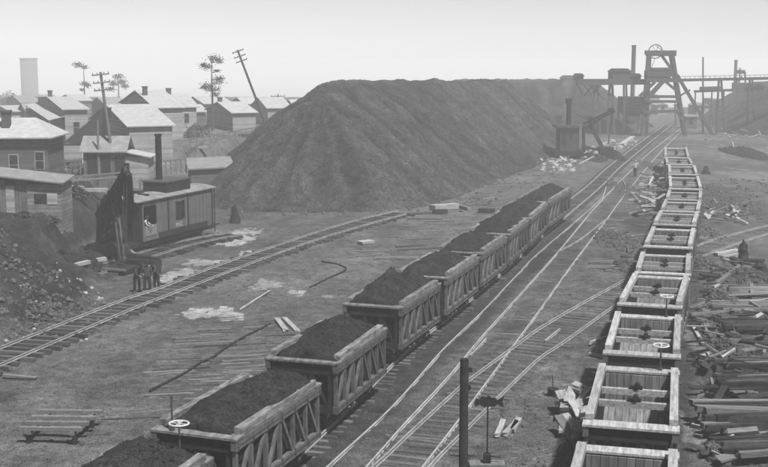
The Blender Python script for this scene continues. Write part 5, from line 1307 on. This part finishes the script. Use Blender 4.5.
# ------------------------------------------------------------------ people
def person(loc, rz, label, pose='walk', shirt='cloth_light', pants='cloth_dark', hat='cloth_light', S=1.0, joints=None):
    J = {}
    hip = .93
    if pose == 'walk': l1 = [(-.1, 0, hip-.03), (-.1, .16, .5), (-.1, .02, .1), (-.1, .14, .04)]; l2 = [(.1, 0, hip-.03), (.1, -.02, .49), (.1, -.26, .12), (.1, -.16, .04)]
    else: l1 = [(-.11, 0, hip-.03), (-.14, .05, .5), (-.16, -.02, .09), (-.17, .13, .04)]; l2 = [(.11, 0, hip-.03), (.14, .02, .5), (.15, 0, .09), (.17, .14, .04)]
    lean = {'walk': .05, 'stand': 0, 'work': .28}[pose]
    ch = (0, lean, 1.36); nk = (0, lean*1.15, 1.5); hd = (0, lean*1.3+.02, 1.6); ht = (0, lean*1.3+.01, 1.73)
    if pose == 'walk': a1 = [(-.19, lean, 1.41), (-.25, lean-.1, 1.13), (-.25, lean+.02, .9)]; a2 = [(.19, lean, 1.41), (.25, lean+.08, 1.14), (.24, lean+.24, .95)]
    elif pose == 'work': a1 = [(-.19, lean, 1.40), (-.24, lean+.16, 1.15), (-.1, lean+.4, 1.1)]; a2 = [(.19, lean, 1.40), (.25, lean+.14, 1.14), (.1, lean+.38, 1.0)]
    else: a1 = [(-.19, lean, 1.41), (-.26, -.02, 1.13), (-.24, .06, .88)]; a2 = [(.19, lean, 1.41), (.26, -.02, 1.13), (.22, .12, .9)]
    V = [(0, 0, hip+.03), (0, lean*.5, 1.15), ch, nk, hd, ht]; Rr = [.15, .135, .165, .062, .095, .075]; E = [(0, 1), (1, 2), (2, 3), (3, 4), (4, 5)]
    def chain(root_i, pts, rad):
        p = root_i
        for q, r in zip(pts, rad): V.append(q); Rr.append(r); E.append((p, len(V)-1)); p = len(V)-1
        return p
    for lg in (l1, l2): chain(0, lg, [.1, .068, .045, .04])
    hands = []
    for ar in (a1, a2): hands.append(chain(2, ar, [.068, .05, .032]))
    for hi_, ar in zip(hands, (a1, a2)):
        e = Vector(ar[1]); w_ = Vector(ar[2]); d = (w_-e).normalized(); s = Vector((0, 1, 0)).cross(d); s = s.normalized() if s.length > .1 else Vector((1, 0, 0)); f_ = d.cross(s)
        palm = w_+d*.07; V.append(tuple(palm)); Rr.append(.034); E.append((hi_, len(V)-1)); pi = len(V)-1
        for k in range(4):
            q1 = palm+d*.045+f_*(k-1.5)*.022; q2 = q1+d*.035*(1-.15*abs(k-1.5))+s*.012; chain(pi, [tuple(q1), tuple(q2)], [.01, .008])
        chain(pi, [tuple(palm+f_*.045-d*.01), tuple(palm+f_*.062+d*.03)], [.011, .009])
    me = bpy.data.meshes.new('person'); me.from_pydata([tuple(Vector(v)*S) for v in V], E, []); me.update()
    o = bpy.data.objects.new('person', me); C.objects.link(o)
    md = o.modifiers.new('s', 'SKIN'); md.use_smooth_shade = True
    for i, r in enumerate(Rr): me.skin_vertices[0].data[i].radius = (r*S*(1.25 if i in (0, 1, 2) else 1), r*S*(.8 if i in (0, 1, 2) else 1))
    me.skin_vertices[0].data[0].use_root = True
    o.modifiers.new('u', 'SUBSURF').levels = 1
    dg = bpy.context.evaluated_depsgraph_get(); dg.update()
    m2 = bpy.data.meshes.new_from_object(o.evaluated_get(dg)); bpy.data.objects.remove(o)
    o = bpy.data.objects.new('person', m2); C.objects.link(o); m2.materials.clear(); m2.materials.append(M['skin'])
    o.location = loc; o.rotation_euler = (0, 0, rz); tag(o, label, 'person')
    # clothing shells
    wr = [Vector(a1[2])*S, Vector(a2[2])*S]
    def shell(name, test, m, off):
        idx = {}; vv = []; ff = []
        for p in m2.polygons:
            c = p.center
            if test(c/S, c):
                fc = []
                for vi in p.vertices:
                    if vi not in idx: idx[vi] = len(vv); v = m2.vertices[vi]; vv.append(tuple(v.co+v.normal*off*S))
                    fc.append(idx[vi])
                ff.append(fc)
        s = bpy.data.meshes.new(name); s.from_pydata(vv, [], ff); s.materials.append(M[m])
        for p in s.polygons: p.use_smooth = True
        so_ = bpy.data.objects.new(name, s); C.objects.link(so_); so_.parent = o
    notarm = lambda c: abs(c.x) < .19 and not (c.y > lean+.2)
    shell('trousers', lambda c, r: .12 < c.z < .98 and (abs(c.x) < .205 and c.y < lean+.2), pants, .014)
    shell('boots', lambda c, r: c.z <= .13, 'iron', .01)
    shell('shirt', lambda c, r: (c.z >= .96 and c.z < 1.5) and min((r-q).length for q in wr) > .1*S or (c.z >= .8 and abs(c.x) >= .205 and min((r-q).length for q in wr) > .12*S), shirt, .012)
    mb = MB(); h = Vector(hd)*S; mb.cyl(h+Vector((0, 0, .07)), h+Vector((0, 0, .085)), .17*S, .17*S, 16); mb.cyl(h+Vector((0, 0, .085)), h+Vector((0, 0, .2)), .105*S, .09*S, 16); mb.build('hat', hat, o)
    mb = MB()
    mb.blob(h+Vector((0, .105*S, .0)), .02*S, .9); mb.build('nose', 'skin', o)
    mb = MB()
    for sx in (-1, 1): mb.blob(h+Vector((sx*.035*S, .088*S, .03*S)), .011*S, .8)
    mb.box(h.x-.025, h.x+.025, h.y+.088*S, h.y+.096*S, h.z-.055, h.z-.045); mb.build('face_features', 'iron', o)
    mb = MB()
    for sx in (-1, 1): mb.blob(h+Vector((sx*.095*S, 0, 0)), .025*S, 1)
    mb.build('ear', 'skin', o)
    mb = MB(); mb.blob(h+Vector((0, -.04*S, .03*S)), .095*S, .9); mb.build('hair', 'cloth_dark', o, True)
    return o
person(P(635, 176.8), R(-18), 'walking man in a light shirt, light hat and dark trousers on the main line ties', 'walk', S=1.12)
person(P(157, 290.5), R(150), 'rightmost of the three dark workmen in front of the near steam shovel', 'work', 'cloth_mid', 'cloth_dark', 'cloth_dark', 1.04)
person(P(147.5, 293), R(-170), 'middle one of the three dark workmen in front of the near steam shovel', 'stand', 'cloth_mid', 'cloth_dark', 'cloth_dark', 1.06)
person(P(137, 292), R(-140), 'leftmost of the three dark workmen, standing by the shovel dipper', 'work', 'cloth_mid', 'cloth_dark', 'cloth_dark', 1.02)
inv_loc = ns.matrix_world if False else None
m_ = Matrix.Translation(ns.location) @ Matrix.Rotation(ns.rotation_euler.z, 4, 'Z'); q = m_ @ Vector((-.45, .85, 1.02))
person(q, ns.rotation_euler.z-1.3, 'shovel operator in a pale shirt leaning at the open cab window', 'work', 'cloth_light', 'cloth_dark', 'cloth_mid', .95)

# ------------------------------------------------------------------ haze
hb = MB(); hb.box(-3600, 3600, -420, 5700, -52, 18.8); hz = hb.build('haze', 'white'); tag(hz, 'pale smoky haze over the whole yard', 'haze', kind='stuff')
hm = bpy.data.materials.new('haze_air'); hm.use_nodes = True; t = hm.node_tree; t.nodes.clear()
pv = t.nodes.new('ShaderNodeVolumePrincipled'); mo = t.nodes.new('ShaderNodeOutputMaterial'); t.links.new(pv.outputs[0], mo.inputs['Volume'])
pv.inputs['Color'].default_value = (.999, .999, .999, 1); pv.inputs['Density'].default_value = HAZE; pv.inputs['Anisotropy'].default_value = 0
hz.data.materials.clear(); hz.data.materials.append(hm)
